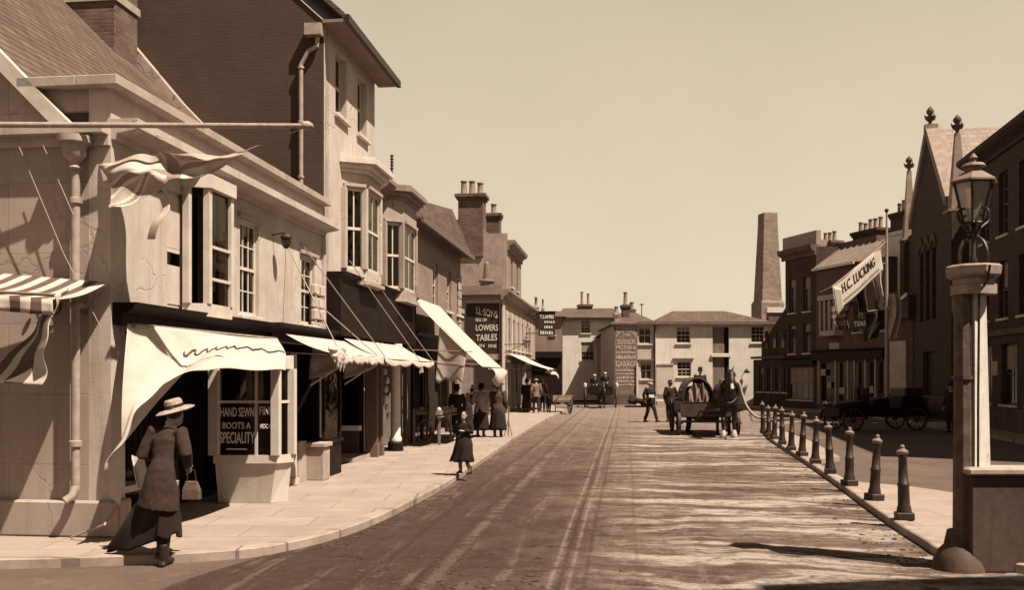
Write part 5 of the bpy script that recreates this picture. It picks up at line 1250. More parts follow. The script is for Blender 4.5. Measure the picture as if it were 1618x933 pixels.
RZ = -.10       # road level below the pavements
def ground():
    structure('ground', MB().add([(-600, -200, RZ-.004), (600, -200, RZ-.004), (600, 900, RZ-.004), (-600, 900, RZ-.004)], [(0,1,2,3)]), ground_mat())
    hill()
    # left pavement
    kp = [G(*p) for p in ((-260, 886), (0, 884), (150, 880), (300, 874), (400, 866), (460, 856), (520, 842), (580, 822), (650, 790), (720, 752), (790, 706), (830, 680), (862, 662), (893, 648))]
    pts = []
    for i in range(61): pts.append(poly_at([tuple(k) for k in kp], i/60))
    left = [(p.x, p.y) for p in pts]
    inner = [(FL.w(60, .5).x, FL.w(60, .5).y), (FL.w(0, .5).x, FL.w(0, .5).y), (-40, 11.6), (-40, left[0][1])]
    poly = left+inner
    def sheet(name, poly, z0, z1, m):
        bm = bmesh.new(); vs = [bm.verts.new((x, y, z1)) for x, y in poly]; f = bm.faces.new(vs)
        r = bmesh.ops.extrude_face_region(bm, geom=[f]); 
        for v in r['geom']:
            if isinstance(v, bmesh.types.BMVert): v.co.z = z0
        bmesh.ops.recalc_face_normals(bm, faces=bm.faces); bmesh.ops.triangulate(bm, faces=bm.faces)
        me = bpy.data.meshes.new(name); bm.to_mesh(me); bm.free(); me.materials.append(m)
        o = bpy.data.objects.new(name, me); COL.objects.link(o); o['kind'] = 'structure'; return o
    sheet('pavement_left', poly, RZ-.05, -.004, M['pavement'])
    # kerb stones follow the edge
    def kerb(name, line, w, side):
        mb = MB(); n = len(line)
        ring = []
        for i, p in enumerate(line):
            d = (line[min(i+1, n-1)]-line[max(i-1, 0)]); d.z = 0; d.normalize(); q = Vector((-d.y, d.x, 0))*side
            a, b = p-q*.02, p+q*w
            ring.append([(a.x, a.y, RZ-.03), (a.x, a.y, -.012), (a.x+q.x*.02, a.y+q.y*.02, .002), (b.x, b.y, .002), (b.x, b.y, RZ-.03)])
        mb.loft(ring, True); structure(name, mb, M['kerb'])
    kerb('kerb_left', pts, .16, 1)
    # right pavement island with the bollards
    kr = [G(*p) for p in ((1203, 676), (1215, 690), (1236, 704), (1266, 722), (1306, 748), (1345, 775), (1380, 800), (1425, 830), (1462, 852), (1490, 868), (1560, 884), (1720, 905))]
    rp = [poly_at([tuple(k) for k in kr], i/40) for i in range(41)]
    back = [G(*p) for p in ((1720, 830), (1600, 800), (1545, 782), (1508, 779), (1440, 769), (1362, 762), (1334, 756), (1300, 738), (1283, 728), (1327, 722), (1283, 698), (1240, 682), (1212, 672))]
    sheet('pavement_right', [(p.x, p.y) for p in rp]+[(p.x, p.y) for p in back], RZ-.05, -.004, M['pavement'])
    kerb('kerb_right', rp, .14, 1)
    # road sheet
    rl = [(p.x-.05, p.y) for p in pts]; 
    road = [(p.x-.08, p.y) for p in pts[22:]]
    a = pts[22]
    far = [(2.6, 61), (17, 61)]
    rr_ = [(p.x+.05, p.y) for p in rp]
    road = [(-9, -4), (a.x-1.9, 5.5), (a.x-1.0, 8.0), (a.x-.5, a.y-1.2)]+road+far+[(18, 52)]+rr_+[(12, 6), (12, -4)]
    road_z = RZ
    sheet('road', road, RZ-.2, RZ, road_mat())
    # dusty margin alongside the left kerb
    dm = mat('gutter_dust', .30, .2, 1.2, .95, .4, 25, stain=.6, v2=.16)
    # grit and dung on the road
    rr = random.Random(8); mb = MB()
    for i in range(600):
        if i % 3 == 0: p = G(rr.uniform(560, 860), rr.uniform(880, 932), RZ)
        elif i % 3 == 1:
            p = Vector(pts[rr.randint(24, 55)]); p.x += rr.uniform(.03, .4)
        else:
            p = Vector(rp[rr.randint(6, 34)]); p.x -= rr.uniform(.05, .7)
        r = rr.uniform(.004, .02)*rr.choice((1, 1, 1.4)); mb.ball((p.x, p.y, RZ+r*.2), (r*rr.uniform(.8, 1.8), r*rr.uniform(.7, 1.5), r*.5), 6, 4)
    o = mb.build('road_grit', mat('grit', .05, .5, 9, .95, .3)); o['kind'] = 'stuff'; o['label'] = 'loose stones and grit along the gutters'; o['category'] = 'grit'
    # low stone edging across the end of the street
    structure('pavement_far', MB().box(2.4, 14, 60.2, 61.0, RZ-.02, .0), M['pavement'])
    # right-hand pavement before chapel and shops
    structure('pavement_chapel', MB().prism([(17.4, 48.3), (14.0, 60.5), (20, 60.5), (21, 47.8), (19, 32), (16, 20), (13.6, 20), (15.6, 32)], RZ-.03, .0), M['kerb'])

def bollards():
    spots = [(1206, 685), (1215, 689.5), (1223, 694.5), (1236, 703), (1250, 712), (1267, 721), (1288, 733), (1312, 749), (1342, 768), (1381, 791), (1429, 822)]
    look = ['farthest iron bollard, with the cart hose hanging by it', 'second farthest iron bollard in the kerbside row', 'third farthest iron bollard in the kerbside row', 'fourth bollard from the far end of the kerbside row',
            'fifth bollard from the far end of the kerbside row', 'middle bollard of the kerbside row, five nearer the viewer', 'seventh bollard from the far end, dark against the pale paving', 'fourth nearest iron bollard of the kerbside row',
            'third nearest iron bollard of the kerbside row', 'second nearest iron bollard on the pale pavement', 'nearest iron bollard, tapering with a domed cap, beside the pale pavement']
    first = None
    for (px, py), lb in zip(spots, look):
        p = G(px, py)
        if first is None:
            t = thing('bollard', lb, 'bollard', (p.x, p.y, 0), 0, 'cast iron bollards along the right kerb')
            MB().box(-.11, .11, -.11, .11, 0, .10).build('base', M['iron'], t, bevel=.01)
            MB().lathe([(.098, .10), (.09, .16), (.078, .2), (.072, .44), (.078, .45), (.078, .48), (.066, .49), (.052, .82), (.062, .83), (.062, .85), (.05, .86)], (0,0,0), 14).build('shaft', M['iron'], t, smooth=True)
            MB().lathe([(.05, .86), (.076, .88), (.078, .91), (.05, .935), (.028, .95), (.034, .975), (.02, .995), (.004, 1.0)], (0,0,0), 14).build('cap', M['iron_pale'], t, smooth=True)
            first = t
        else:
            t = copy_tree(first); t.location = (p.x, p.y, 0); t['label'] = lb
        t.rotation_euler = (random.uniform(-.03, .03), random.uniform(-.045, .045), random.uniform(-.3, .3)); t.scale = (1, 1, random.uniform(.97, 1.06))

def lamp_pillar():
    Y = 9.78; b = P(1538, 866, Y); t = thing('lamp_pillar', 'tall tapered stone pillar carrying an iron-framed lantern in the right foreground', 'street lamp', (b.x, b.y, 0))
    z = lambda py: CAMH+(HY-py)/F*Y
    K = .93
    def ring(r, zz, ch=.26, a0=R(0)):   # square turned cornerwise to the street, corners cut
        out = []
        for k in range(4):
            for s in (-1, 1):
                a = a0+k*math.pi/2+s*ch; out.append((K*r*math.cos(a), K*r*math.sin(a), zz))
        return out
    a0 = R(-113)
    def oct_(cx, cy, r, zz): return [(cx+r*math.cos(R(22.5)+k*R(45)), cy+r*math.sin(R(22.5)+k*R(45)), zz) for k in range(8)]
    MB().loft([oct_(-.12, -.02, .097, 0), oct_(-.118, -.02, .09, 1.5), oct_(-.115, -.0, .082, z(462))]).loft([oct_(-.12, -.02, .105, z(600)), oct_(-.12, -.02, .105, z(594))]).build('iron_post', M['rust_iron'], t)
    def pier(w, zz): return [(-.02, -.07, zz), (w, .04, zz), (w, .25, zz), (-.02, .25, zz)]
    MB().loft([pier(.225, -.1), pier(.155, z(462))]).build('stone_pier', M['stone_pillar'], t, bevel=.006)
    MB().loft([ring(.24, z(466), a0=a0), ring(.24, z(452), a0=a0), ring(.215, z(450), a0=a0), ring(.215, z(441), a0=a0)]).loft([ring(.24, z(440.5), .39, a0), ring(.29, z(436), .39, a0), ring(.30, z(423), .39, a0), ring(.27, z(420), .39, a0)]).build('capital', M['cap_stone'], t)
    MB().tube([(.0, -.10, .6), (.0, -.10, 1.6), (.0, -.12, z(468)), (.02, -.25, z(446)), (.02, -.30, z(424))], .013, 6).build('gas_pipe', M['iron'], t)
    MB().lathe([(.27, -.1), (.25, .0), (.2, .1), (.15, .15), (.12, .3), (.10, .31)], (-.13, .03, 0), 14).build('base', M['trough_stone'], t, smooth=True)
    # iron hoops and scrolls
    mb = MB()
    zc = z(420)
    for k in range(4):
        a = k*math.pi/2+.3; c, s = math.cos(a), math.sin(a)
        pr = [(.17, .0), (.185, .12), (.13, .24), (.03, .30)]
        mb.tube([poly_at([(c*r, s*r, zc+h) for r, h in pr], i/12) for i in range(13)], .017, 6)
        pr = [(.03, .30), (.10, .40), (.19, .47), (.19, .55), (.11, .58), (.08, .53), (.12, .50)]
        mb.tube([poly_at([(c*r, s*r, zc+h) for r, h in pr], i/24) for i in range(25)], .012, 6)
    mb.lathe([(.03, .0), (.045, .04), (.025, .1), (.022, .28), (.05, .30), (.05, .33), (.025, .36), (.022, .60)], (0, 0, zc), 10)
    mb.build('scrolled_bracket', M['iron'], t, smooth=True)
    lantern(t, (0, 0, z(353)), .36)
    MB().tube([(0, 0, z(356)), (0, 0, z(320))], .012, 6).build('gas_burner', M['iron'], t)
    t.rotation_euler = (0, 0, 0)
    # stone trough / block wall on the right
    w = thing('trough_wall', 'massive dark stone trough block with a pale coping beside the lamp pillar', 'trough', (6.2, 9.6, 0))
    o = Vector(w.location)
    A = P(1535, 740, 9.6)
    x0 = A.x-o.x; zt = CAMH+(HY-743)/F*9.6
    MB().box(x0, x0+3.2, .0, .26, -.1, zt-.06).build('block', M['trough_stone'], w, bevel=.015)
    MB().box(x0-.05, x0+3.25, -.05, .30, zt-.057, zt+.02).build('coping', M['stone'], w, bevel=.02)

# ================================================================== carts, bicycle
def wheel(par, c, r, axis='x', spokes=12, w=.05, m='wood_dark', name='wheel'):
    ang = {'x': Matrix.Identity(4), 'y': Matrix.Rotation(R(90), 4, 'Z')}[axis]
    mb = MB(); n = 28
    rings = []
    for k in range(n):
        a = 2*math.pi*k/n; ca, sa = math.cos(a), math.sin(a)
        rings.append([(-w/2, r*ca, r*sa), (w/2, r*ca, r*sa), (w/2, (r-.06)*ca, (r-.06)*sa), (-w/2, (r-.06)*ca, (r-.06)*sa)])
    rings.append(rings[0]); mb.loft(rings, False)
    for k in range(spokes):
        a = 2*math.pi*k/spokes; mb.tube([(0, .06*math.cos(a), .06*math.sin(a)), (0, (r-.05)*math.cos(a), (r-.05)*math.sin(a))], [.022, .016], 5)
    mb.move(Matrix.Translation(c) @ ang); o = mb.build(name, M[m], par)
    MB().lathe([(.05, -.12), (.09, -.06), (.09, .06), (.05, .12), (.03, .15)], (0,0,0), 12, axis='x').move(Matrix.Translation(c) @ ang).build('hub', M[m], o)
    return o

def horse_mesh(par, s=1.0, name='body', m='horse', stance=0):
    """standing horse facing -y: deep chest, jointed legs, arched neck"""
    mb = MB()
    mb.tube([(0,.95,1.25),(0,.8,1.3),(0,.45,1.22),(0,.0,1.17),(0,-.4,1.2),(0,-.62,1.25),(0,-.75,1.28)], [.12,(.29,.30),(.31,.32),(.30,.33),(.28,.33),(.22,.28),(.12,.15)], 16)
    mb.tube([(0,-.5,1.28),(0,-.78,1.5),(0,-.95,1.72),(0,-1.0,1.84)], [(.17,.26),(.13,.22),(.10,.15),(.08,.11)], 12)
    mb.tube([(0,-.93,1.88),(0,-1.06,1.80),(0,-1.2,1.6),(0,-1.3,1.42),(0,-1.34,1.34)], [(.09,.09),(.115,.13),(.095,.11),(.065,.07),(.06,.05)], 12)
    for sx in (-1, 1):
        mb.tube([(sx*.06,-.93,1.92),(sx*.085,-.94,2.0),(sx*.09,-.95,2.06)], [.03,.028,.006], 6)
        dy = stance*sx*.12
        mb.tube([(sx*.15,-.48,1.2),(sx*.17,-.50,.92),(sx*.16,-.5+dy*.6,.60),(sx*.16,-.5+dy,.52),(sx*.16,-.49+dy,.22),(sx*.16,-.52+dy,.12),(sx*.16,-.55+dy,.05),(sx*.16,-.56+dy,0)], [.15,.11,.062,.066,.043,.05,.065,.075], 10)
        mb.tube([(sx*.15,.68,1.25),(sx*.18,.60,.98),(sx*.16,.66-dy,.74),(sx*.155,.84-dy,.52),(sx*.155,.80-dy,.25),(sx*.155,.76-dy,.13),(sx*.155,.72-dy,.05),(sx*.155,.71-dy,0)], [.2,.16,.09,.066,.045,.05,.065,.075], 10)
    mb.v = [(x*s, y*s, z*s) for x, y, z in mb.v]
    o = fused(mb, name, M[m], par, .028)
    return o

def water_cart():
    b = G(1122, 690, RZ); c = thing('water_cart', 'heavy dark four-wheeled street cart with hooped sheet over its load, standing mid street', 'cart', (b.x, b.y, RZ), R(-4))
    k = 'wood_dark'
    MB().box(-.9, .9, .3, 3.4, .62, .75).box(-.95, -.88, .3, 3.4, .76, 1.12).box(.88, .95, .3, 3.4, .76, 1.12).box(-.88, .88, .3, .37, .76, 1.12).box(-.3, .3, .6, 3.2, .45, .62).build('cart_body', M[k], c, bevel=.01)
    MB().box(-.85, .85, .5, .62, .42, .5).box(-.85, .85, 2.8, 2.92, .5, .6).build('axle', M['iron'], c)
    for x in (-.97, .97): wheel(c, (x, .55, .42), .42, w=.09); wheel(c, (x, 2.85, .58), .58, w=.09)
    # hooped sheet over the left half
    def hoop(u, v):
        a = math.pi*u; sag = .05*math.sin(v*12+u*5)
        return Vector((-.30-.50*math.cos(a), lerp(.55, 2.6, v), 1.10+(.78+sag)*math.sin(a)**.8))
    MB().grid(hoop, 26, 14).build('hooped_sheet', M['tarp_dark'], c, smooth=True, solid=.02)
    MB().tube([hoop(i/20, 0) for i in range(21)], .03, 6).build('hoop', M[k], c)
    rq = random.Random(11); ld = MB()
    for i in range(34): ld.ball((rq.uniform(-.75, .8), rq.uniform(.75, 3.1), rq.uniform(.9, 1.45)), (rq.uniform(.16, .32), rq.uniform(.2, .34), rq.uniform(.12, .25)), 8, 6)
    fused(ld, 'load', M['tarp_dark'], c, .05, 1)
    # pale bundle under the hoop
    def bund(u, v):
        x = lerp(-.72, .05, u); z = lerp(1.05, 1.74, v)*1.0
        zmax = 1.08+.72*math.sin(math.pi*max(.04, min(.96, (x+.8)/1.0)))**.8
        return Vector((x, .50+.05*math.sin(u*19+v*4)+.03*math.sin(u*41)+.12*v, min(z, zmax)))
    MB().grid(bund, 30, 20).build('canvas_bundle', M['tarp_mid'], c, smooth=True, solid=.01)
    mb = MB().lathe([(.36, 0), (.42, .5), (.42, .7), (.36, 1.2)], (.55, .9, 1.18), 18, axis='y'); mb.build('water_barrel', M[k], c, smooth=True)
    MB().box(.42, .92, .55, .95, 1.62, 1.88).build('tool_box', M['timber'], c, bevel=.01)
    MB().tube([(-.3, .3, .8), (-.0, -1.9, .95)], .035, 6).tube([(.86, .3, .8), (.78, -1.9, .95)], .035, 6).build('shaft', M[k], c)
    # hose
    h0 = (.95, .9, 1.9-RZ*0); e = G(1203, 652, 0)-b
    e = Vector((2.28, .1, .75))
    MB().tube([poly_at([(.85, .8, 1.72), (1.05, .75, 1.75), (1.15, .7, 1.4), (1.3, .6, .95), (1.6, .5, .62), (1.95, .4, .60), (2.2, .35, .68)], i/30) for i in range(31)], .045, 8).build('hose', M['rope'], c, smooth=True)
    h = thing('horse', 'black draught horse with a white blaze and white fetlocks harnessed to the street cart', 'horse', (b.x+.48, b.y-.25, RZ), R(-6))
    horse_mesh(h, 1.0, stance=1); h.scale = (1.15, 1.1, 1.13)
    MB().tube([(0, -1.09, 1.86), (0, -1.19, 1.74), (0, -1.32, 1.5), (0, -1.385, 1.40)], [(.03, .02), (.05, .03), (.045, .03), (.04, .02)], 8).build('blaze', M['horse_white'], h, smooth=True)
    MB().tube([poly_at([(-.24, -.58, 1.2), (-.2, -.66, 1.5), (0, -.66, 1.66), (.2, -.66, 1.5), (.24, -.58, 1.2), (0, -.72, .98), (-.24, -.58, 1.2)], i/40) for i in range(41)], .05, 8).build('collar', M['leather'], h, smooth=True)
    MB().tube([(-.1, -1.03, 1.86), (0, -1.1, 1.9), (.1, -1.03, 1.86)], .015, 6).box(.085, .125, -1.1, -1.0, 1.74, 1.84).box(-.125, -.085, -1.1, -1.0, 1.74, 1.84).tube([(-.11, -1.2, 1.55), (0, -1.3, 1.55), (.11, -1.2, 1.55)], .012, 6).build('bridle', M['leather'], h)
    MB().tube([(0, .93, 1.4), (0, 1.08, 1.3), (0, 1.12, .9), (0, 1.08, .55)], [.04, .07, .08, .02], 8).build('tail', M['hair'], h, smooth=True)
    MB().box(-.05, .05, -.98, -.5, 1.7, 1.9).build('mane', M['hair'], h, bevel=.03)
    for sx, dy in ((-1, -.12), (1, .12)):
        MB().lathe([(.085, .0), (.1, .06), (.075, .16), (.055, .22)], (sx*.16, -.53+dy, 0), 10).build('fetlock', M['horse_white'], h, smooth=True)

def hand_cart():
    b = G(889, 655, RZ); c = thing('hand_cart', 'open two-wheeled handcart tipped on its shafts at the far left kerb', 'handcart', (b.x, b.y, RZ), R(12))
    MB().box(-.5, .5, 0, 1.5, .62, .68).box(-.52, .52, -.02, 0, .69, .98).box(-.52, -.49, 0, 1.5, .69, .98).box(.49, .52, 0, 1.5, .69, .98).box(-.48, .48, .0, 1.4, .685, .9).build('cart_body', M['timber'], c)
    for x in (-.58, .58): wheel(c, (x, .7, .45), .45, spokes=10, w=.05)
    MB().tube([(-.4, 0, .6), (-.4, -.1, 0)], .03, 6).tube([(.4, 0, .6), (.4, -.1, 0)], .03, 6).tube([(-.4, -.06, .35), (.4, -.06, .35)], .025, 6).build('prop_leg', M['wood_dark'], c)
    MB().tube([(-.4, 0, .66), (-.42, -.8, .95)], .028, 6).tube([(.4, 0, .66), (.42, -.8, .95)], .028, 6).tube([(-.42, -.78, .94), (.42, -.78, .94)], .02, 6).build('handle', M['wood_dark'], c)

def pony_trap():
    b = G(952, 646, RZ); c = thing('pony_trap', 'small dark two-wheeled trap with white lamps coming head-on in the shade of the yard', 'carriage', (b.x, b.y, RZ))
    MB().box(-.7, .7, 1.0, 2.1, .8, .88).box(-.75, -.68, 1.0, 2.1, .88, 1.3).box(.68, .75, 1.0, 2.1, .88, 1.3).box(-.68, .68, 1.0, 1.05, .88, 1.35).box(-.66, .66, 1.5, 1.9, 1.2, 1.3).build('carriage_body', M['shop_dark'], c)
    for x in (-.95, .95): wheel(c, (x, 1.5, .62), .62, w=.06)
    MB().tube([(-.4, 1.0, .9), (-.3, -.9, 1.0)], .03, 6).tube([(.4, 1.0, .9), (.3, -.9, 1.0)], .03, 6).build('shaft', M['wood_dark'], c)
    for x in (-.98, .98): MB().lathe([(.07, 0), (.1, .04), (.1, .2), (.05, .26)], (x, 1.0, 1.28), 10).build('lamp', M['white'], c)
    h = thing('pony', 'dark pony with pale brasses drawing the small trap', 'horse', (b.x, b.y+.3, RZ))
    horse_mesh(h, .8, stance=1)
    MB().ball((0, -.93, 1.3), (.035, .03, .1)).build('blaze', M['horse_white'], h)
    MB().ball((-.12, -.5, 1.1), .04).ball((.12, -.5, 1.1), .04).ball((0, -.58, .95), .04).build('brasses', M['white'], h)
    return b

def dark_carriage():
    b = G(1382, 680, RZ); c = thing('parked_motor_car', 'dark open veteran motor car parked in the shade of the right-hand square', 'car', (b.x, b.y, RZ), R(10))
    k = 'shop_dark'
    mb = MB().prism_ax([(-1.75, .5), (1.7, .5), (1.75, .95), (1.6, 1.2), (.75, 1.22), (.7, .85), (.3, .85), (.25, 1.2), (-.3, 1.15), (-.45, .95), (-.6, 1.1), (-1.65, 1.0)], -.55, .55, 'x')
    mb.v = [(y, x, z) for x, y, z in mb.v]; mb.build('car_body', M[k], c, bevel=.03)
    MB().box(-.55, -.52, -.5, .5, 1.1, 1.55).build('windscreen', M['glass'], c)
    MB().box(.9, 1.7, -.5, .5, 1.2, 1.55).box(-.2, .2, -.48, .48, .9, 1.1).build('seat', M['leather'], c, bevel=.05)
    for x in (-1.25, 1.25):
        for y in (-.68, .68):
            wheel(c, (x, y, .42), .42, 'y', 10, .09)
            MB().tube([(x+.52*math.cos(a), y, .42+.52*math.sin(a)) for a in [math.pi*i/10 for i in range(11)]], .05, 6).build('mudguard', M[k], c)
    for y in (-.4, .4): MB().lathe([(.06, 0), (.11, .1), (.11, .14)], (-1.85, y, .95), 10, axis='x').build('headlight', M['iron'], c)

def bicycle():
    b = G(688, 700); c = thing('bicycle', 'upright bicycle leaning in the shadow by the produce stall', 'bicycle', (b.x, b.y, 0), R(60))
    for x in (-.52, .52):
        mb = MB(); mb.tube([(x+.33*math.cos(a), 0, .34+.33*math.sin(a)) for a in [2*math.pi*i/28 for i in range(29)]], .018, 6)
        for i in range(16): a = math.pi*i/8; mb.tube([(x, 0, .34), (x+.32*math.cos(a), 0, .34+.32*math.sin(a))], .003, 4)
        mb.build('wheel', M['iron_pale'], c)
    MB().tube([(-.52, 0, .34), (-.12, 0, .32), (.36, 0, .82), (-.2, 0, .86), (-.12, 0, .32)], .015, 6).tube([(-.52, 0, .34), (-.2, 0, .84)], .01, 6).tube([(.34, 0, .92), (.52, 0, .34)], .014, 6).build('frame', M['iron'], c)
    MB().tube([(.34, 0, .9), (.33, 0, 1.02), (.3, .22, 1.04), (.15, .26, 1.0)], .012, 6).tube([(.33, 0, 1.02), (.3, -.22, 1.04), (.15, -.26, 1.0)], .012, 6).build('handlebar', M['iron_pale'], c)
    MB().tube([(-.2, 0, .84), (-.22, 0, .95)], .012, 6).tube([(-.34, 0, .98), (-.2, 0, .97), (-.06, 0, .96)], [.08, .05, .02], 8).build('saddle', M['leather'], c)

# ================================================================== people
def hand(mb, w, d, side, r=.009, curl=.5):
    """palm, four unequal bent fingers and a thumb at wrist w, pointing along d"""
    d = Vector(d).normalized(); a = Vector((0, 1, 0)) if abs(d.y) < .8 else Vector((1, 0, 0))
    n = d.cross(a).normalized(); a = n.cross(d).normalized(); w = Vector(w)
    mb.tube([w-d*.02, w+d*.03, w+d*.085], [(.026, .02), (.018, .04), (.013, .042)], 8) if False else mb.tube([w-d*.02, w+d*.04, w+d*.09], [.024, .032, .034], 8)
    for i, L in enumerate((.068, .078, .074, .058)):
        o = (i-1.5)*.019; b = w+d*.085+a*o
        p1 = b+d*L*.5+n*side*L*.12*curl; p2 = p1+d*L*.3+n*side*L*.35*curl; p3 = p2+d*L*.15+n*side*L*.4*curl
        mb.tube([b-d*.02, p1, p2, p3], [r*1.15, r, r*.95, r*.8], 6)
    b = w+d*.03-a*.028; mb.tube([b, b-a*.03+d*.03, b-a*.032+d*.065], [r*1.4, r*1.2, r], 6)

def person(name, label, loc, rz, h=1.7, pose=None, top='wool_dark', bottom='wool_dark', skirt=None, hat=None, coat_len=.78, hair=True, voxel=.014, hat_m='wool_dark', sleeve=None, bulk=1.0, z0=None, stocking=None, group=None, z=RZ, collar=True, slim=False):
    J = {'pel': (0, 0, .93), 'wai': (0, .0, 1.1), 'che': (0, 0, 1.30), 'nek': (0, .0, 1.46), 'hd': (0, -.02, 1.58),
         'sl': (.18, .01, 1.42), 'el': (.25, .04, 1.14), 'wl': (.25, -.06, .89), 'sr': (-.18, .01, 1.42), 'er': (-.25, .04, 1.14), 'wr': (-.25, -.06, .89),
         'hl': (.09, 0, .9), 'kl': (.10, -.03, .50), 'al': (.10, .02, .09), 'hr': (-.09, 0, .9), 'kr': (-.10, -.03, .50), 'ar': (-.10, .02, .09)}
    if pose: J.update(pose)
    s = h/1.72
    t = thing(name, label, 'person', (loc[0], loc[1], loc[2] if len(loc) > 2 else z), rz, group); V_ = {k: Vector(v) for k, v in J.items()}
    S = lambda mb: (setattr(mb, 'v', [(x*s, y*s, z_*s) for x, y, z_ in mb.v]), mb)[1]
    # ---- body, one skin
    b = MB(); hd = V_['hd']; up = (hd-V_['nek']).normalized()
    b.tube([V_['pel']-Vector((0,0,.06)), V_['pel'], V_['wai'], V_['che'], V_['nek']-Vector((0,0,.05))], [(.11,.09), (.125,.1), (.10,.08), (.13,.09), (.07,.07)], 12)
    b.tube([V_['nek']-Vector((0,0,.06)), V_['nek']+Vector((0,0,.06)), hd], [.06, .052, .055], 10)
    b.ball(tuple(hd+Vector((0,.01,.05))), (.078, .098, .10), 16, 12); b.ball(tuple(hd+Vector((0,-.03,-.02))), (.06, .065, .075), 14, 10)
    b.tube([hd+Vector((0,-.095,.035)), hd+Vector((0,-.122,-.002)), hd+Vector((0,-.10,-.012))], [.010,.017,.012], 6)
    for sx in (-1, 1): b.ball(tuple(hd+Vector((sx*.08, .01, .02))), (.014, .024, .034), 8, 6)
    for q in 'lr':
        b.tube([V_['s'+q], V_['e'+q], V_['w'+q]], [.046, .042, .028], 8)
        hand(b, V_['w'+q], V_['w'+q]-V_['e'+q], -1 if q == 'l' else 1, r=.0095)
        b.tube([V_['h'+q], V_['k'+q], V_['a'+q]], [.08, .055, .036], 10)
        a = V_['a'+q]; b.tube([a+Vector((0,.02,-.01)), a+Vector((0,-.06,-.045)), a+Vector((0,-.17,-.06))], [.038, .034, .022], 8)
    fused(S(b), 'body', M['skin'], t, voxel*.8 if voxel < .012 else voxel)
    # eyes, mouth
    e = MB()
    for sx in (-1, 1): e.ball(tuple(hd+Vector((sx*.03, -.086, .033))), (.012, .007, .006), 8, 6)
    e.ball(tuple(hd+Vector((0, -.094, -.038))), (.022, .006, .005), 8, 6)
    for sx in (-1, 1): e.ball(tuple(hd+Vector((sx*.031, -.088, .052))), (.018, .006, .004), 8, 6)
    S(e).build('face_features', M['hair'], t)
    if hair:
        m = MB(); m.ball(tuple(hd+Vector((0, .03, .065))), (.088, .098, .094), 16, 10)
        if skirt: m.ball(tuple(hd+Vector((0, .10, .02))), (.06, .055, .06), 10, 8)
        if hair == 'long': m.tube([hd+Vector((0,.05,.03)), hd+Vector((0,.08,-.10)), hd+Vector((0,.09,-.22))], [.085,.085,.05], 10)
        S(m).build('hair', M['hair'], t, smooth=True)
    # ---- boots
    for q in 'lr':
        a = V_['a'+q]
        m = MB().tube([a+Vector((0,.02,.14)), a+Vector((0,.02,.0)), a+Vector((0,.0,-.04))], [.05,.05,.046], 10).tube([a+Vector((0,.06,-.045)), a+Vector((0,-.05,-.04)), a+Vector((0,-.19,-.06))], [.042,.044,.03], 10)
        m.box(a.x-.035, a.x+.035, a.y+.02, a.y+.09, a.z-.09, a.z-.05)
        fused(S(m), 'boot', M['leather'], t, .012, 1)
    if stocking:
        for q in 'lr': S(MB().tube([V_['k'+q], V_['k'+q].lerp(V_['a'+q], .5), V_['a'+q]+Vector((0,0,.05))], [.063,.055,.045], 10)).build('stocking', M[stocking], t, smooth=True)
    # ---- lower garment
    if skirt:
        rings = skirt; m = MB(); n = 40; rr = []
        for (cx, cy, zz, rx, ry, fold) in rings:
            rr.append([(cx+rx*math.cos(2*math.pi*k/n)*(1+fold*math.sin(7*2*math.pi*k/n+zz*3)), cy+ry*math.sin(2*math.pi*k/n)*(1+fold*math.sin(9*2*math.pi*k/n)), zz+fold*.12*math.sin(5*2*math.pi*k/n)) for k in range(n)])
        fine = []
        for i in range(len(rr)-1):
            for j in range(4): fine.append([tuple(Vector(p).lerp(Vector(q), j/4)) for p, q in zip(rr[i], rr[i+1])])
        fine.append(rr[-1]); m.loft(fine, False); S(m).build('skirt', M[bottom], t, smooth=True, solid=.012)
    else:
        m = MB()
        for q in 'lr': m.tube([V_['h'+q]+Vector((0,0,.08)), V_['h'+q]-Vector((0,0,.06)), V_['k'+q], V_['k'+q].lerp(V_['a'+q], .6), V_['a'+q]+Vector((0,0,.03))], [.125,.115,.082,.072,.07], 12)
        m.ball(tuple(V_['pel']), (.175, .13, .12), 14, 8)
        fused(S(m), 'trousers', M[bottom], t, .014, 1)
    # ---- jacket or coat
    B = bulk; m = MB(); L = coat_len; pz = V_['pel']
    low = pz+(V_['pel']-V_['wai']).normalized()*max(.02, (pz.z-L))
    m.tube([low, pz, V_['wai'], V_['che'], V_['che'].lerp(V_['nek'], .62), V_['nek']-Vector((0,0,.01))], [(.215*B,.165*B), (.195*B,.15*B), ((.132 if slim else .155)*B,(.105 if slim else .12)*B), ((.165 if slim else .205)*B,.13*B), ((.14 if slim else .185)*B,.11*B), (.075,.075)], 18)
    for q in 'lr':
        k = .8 if slim else 1
        s0 = V_['s'+q].lerp(V_['nek'], .04 if slim else 0)
        m.tube([V_['s'+q].lerp(V_['che'], .35), s0, V_['s'+q].lerp(V_['e'+q], .5), V_['e'+q], V_['e'+q].lerp(V_['w'+q], .93)], [.08, .088*B*k+.004, .072*B*k, .064*B*k, .046*B], 12)
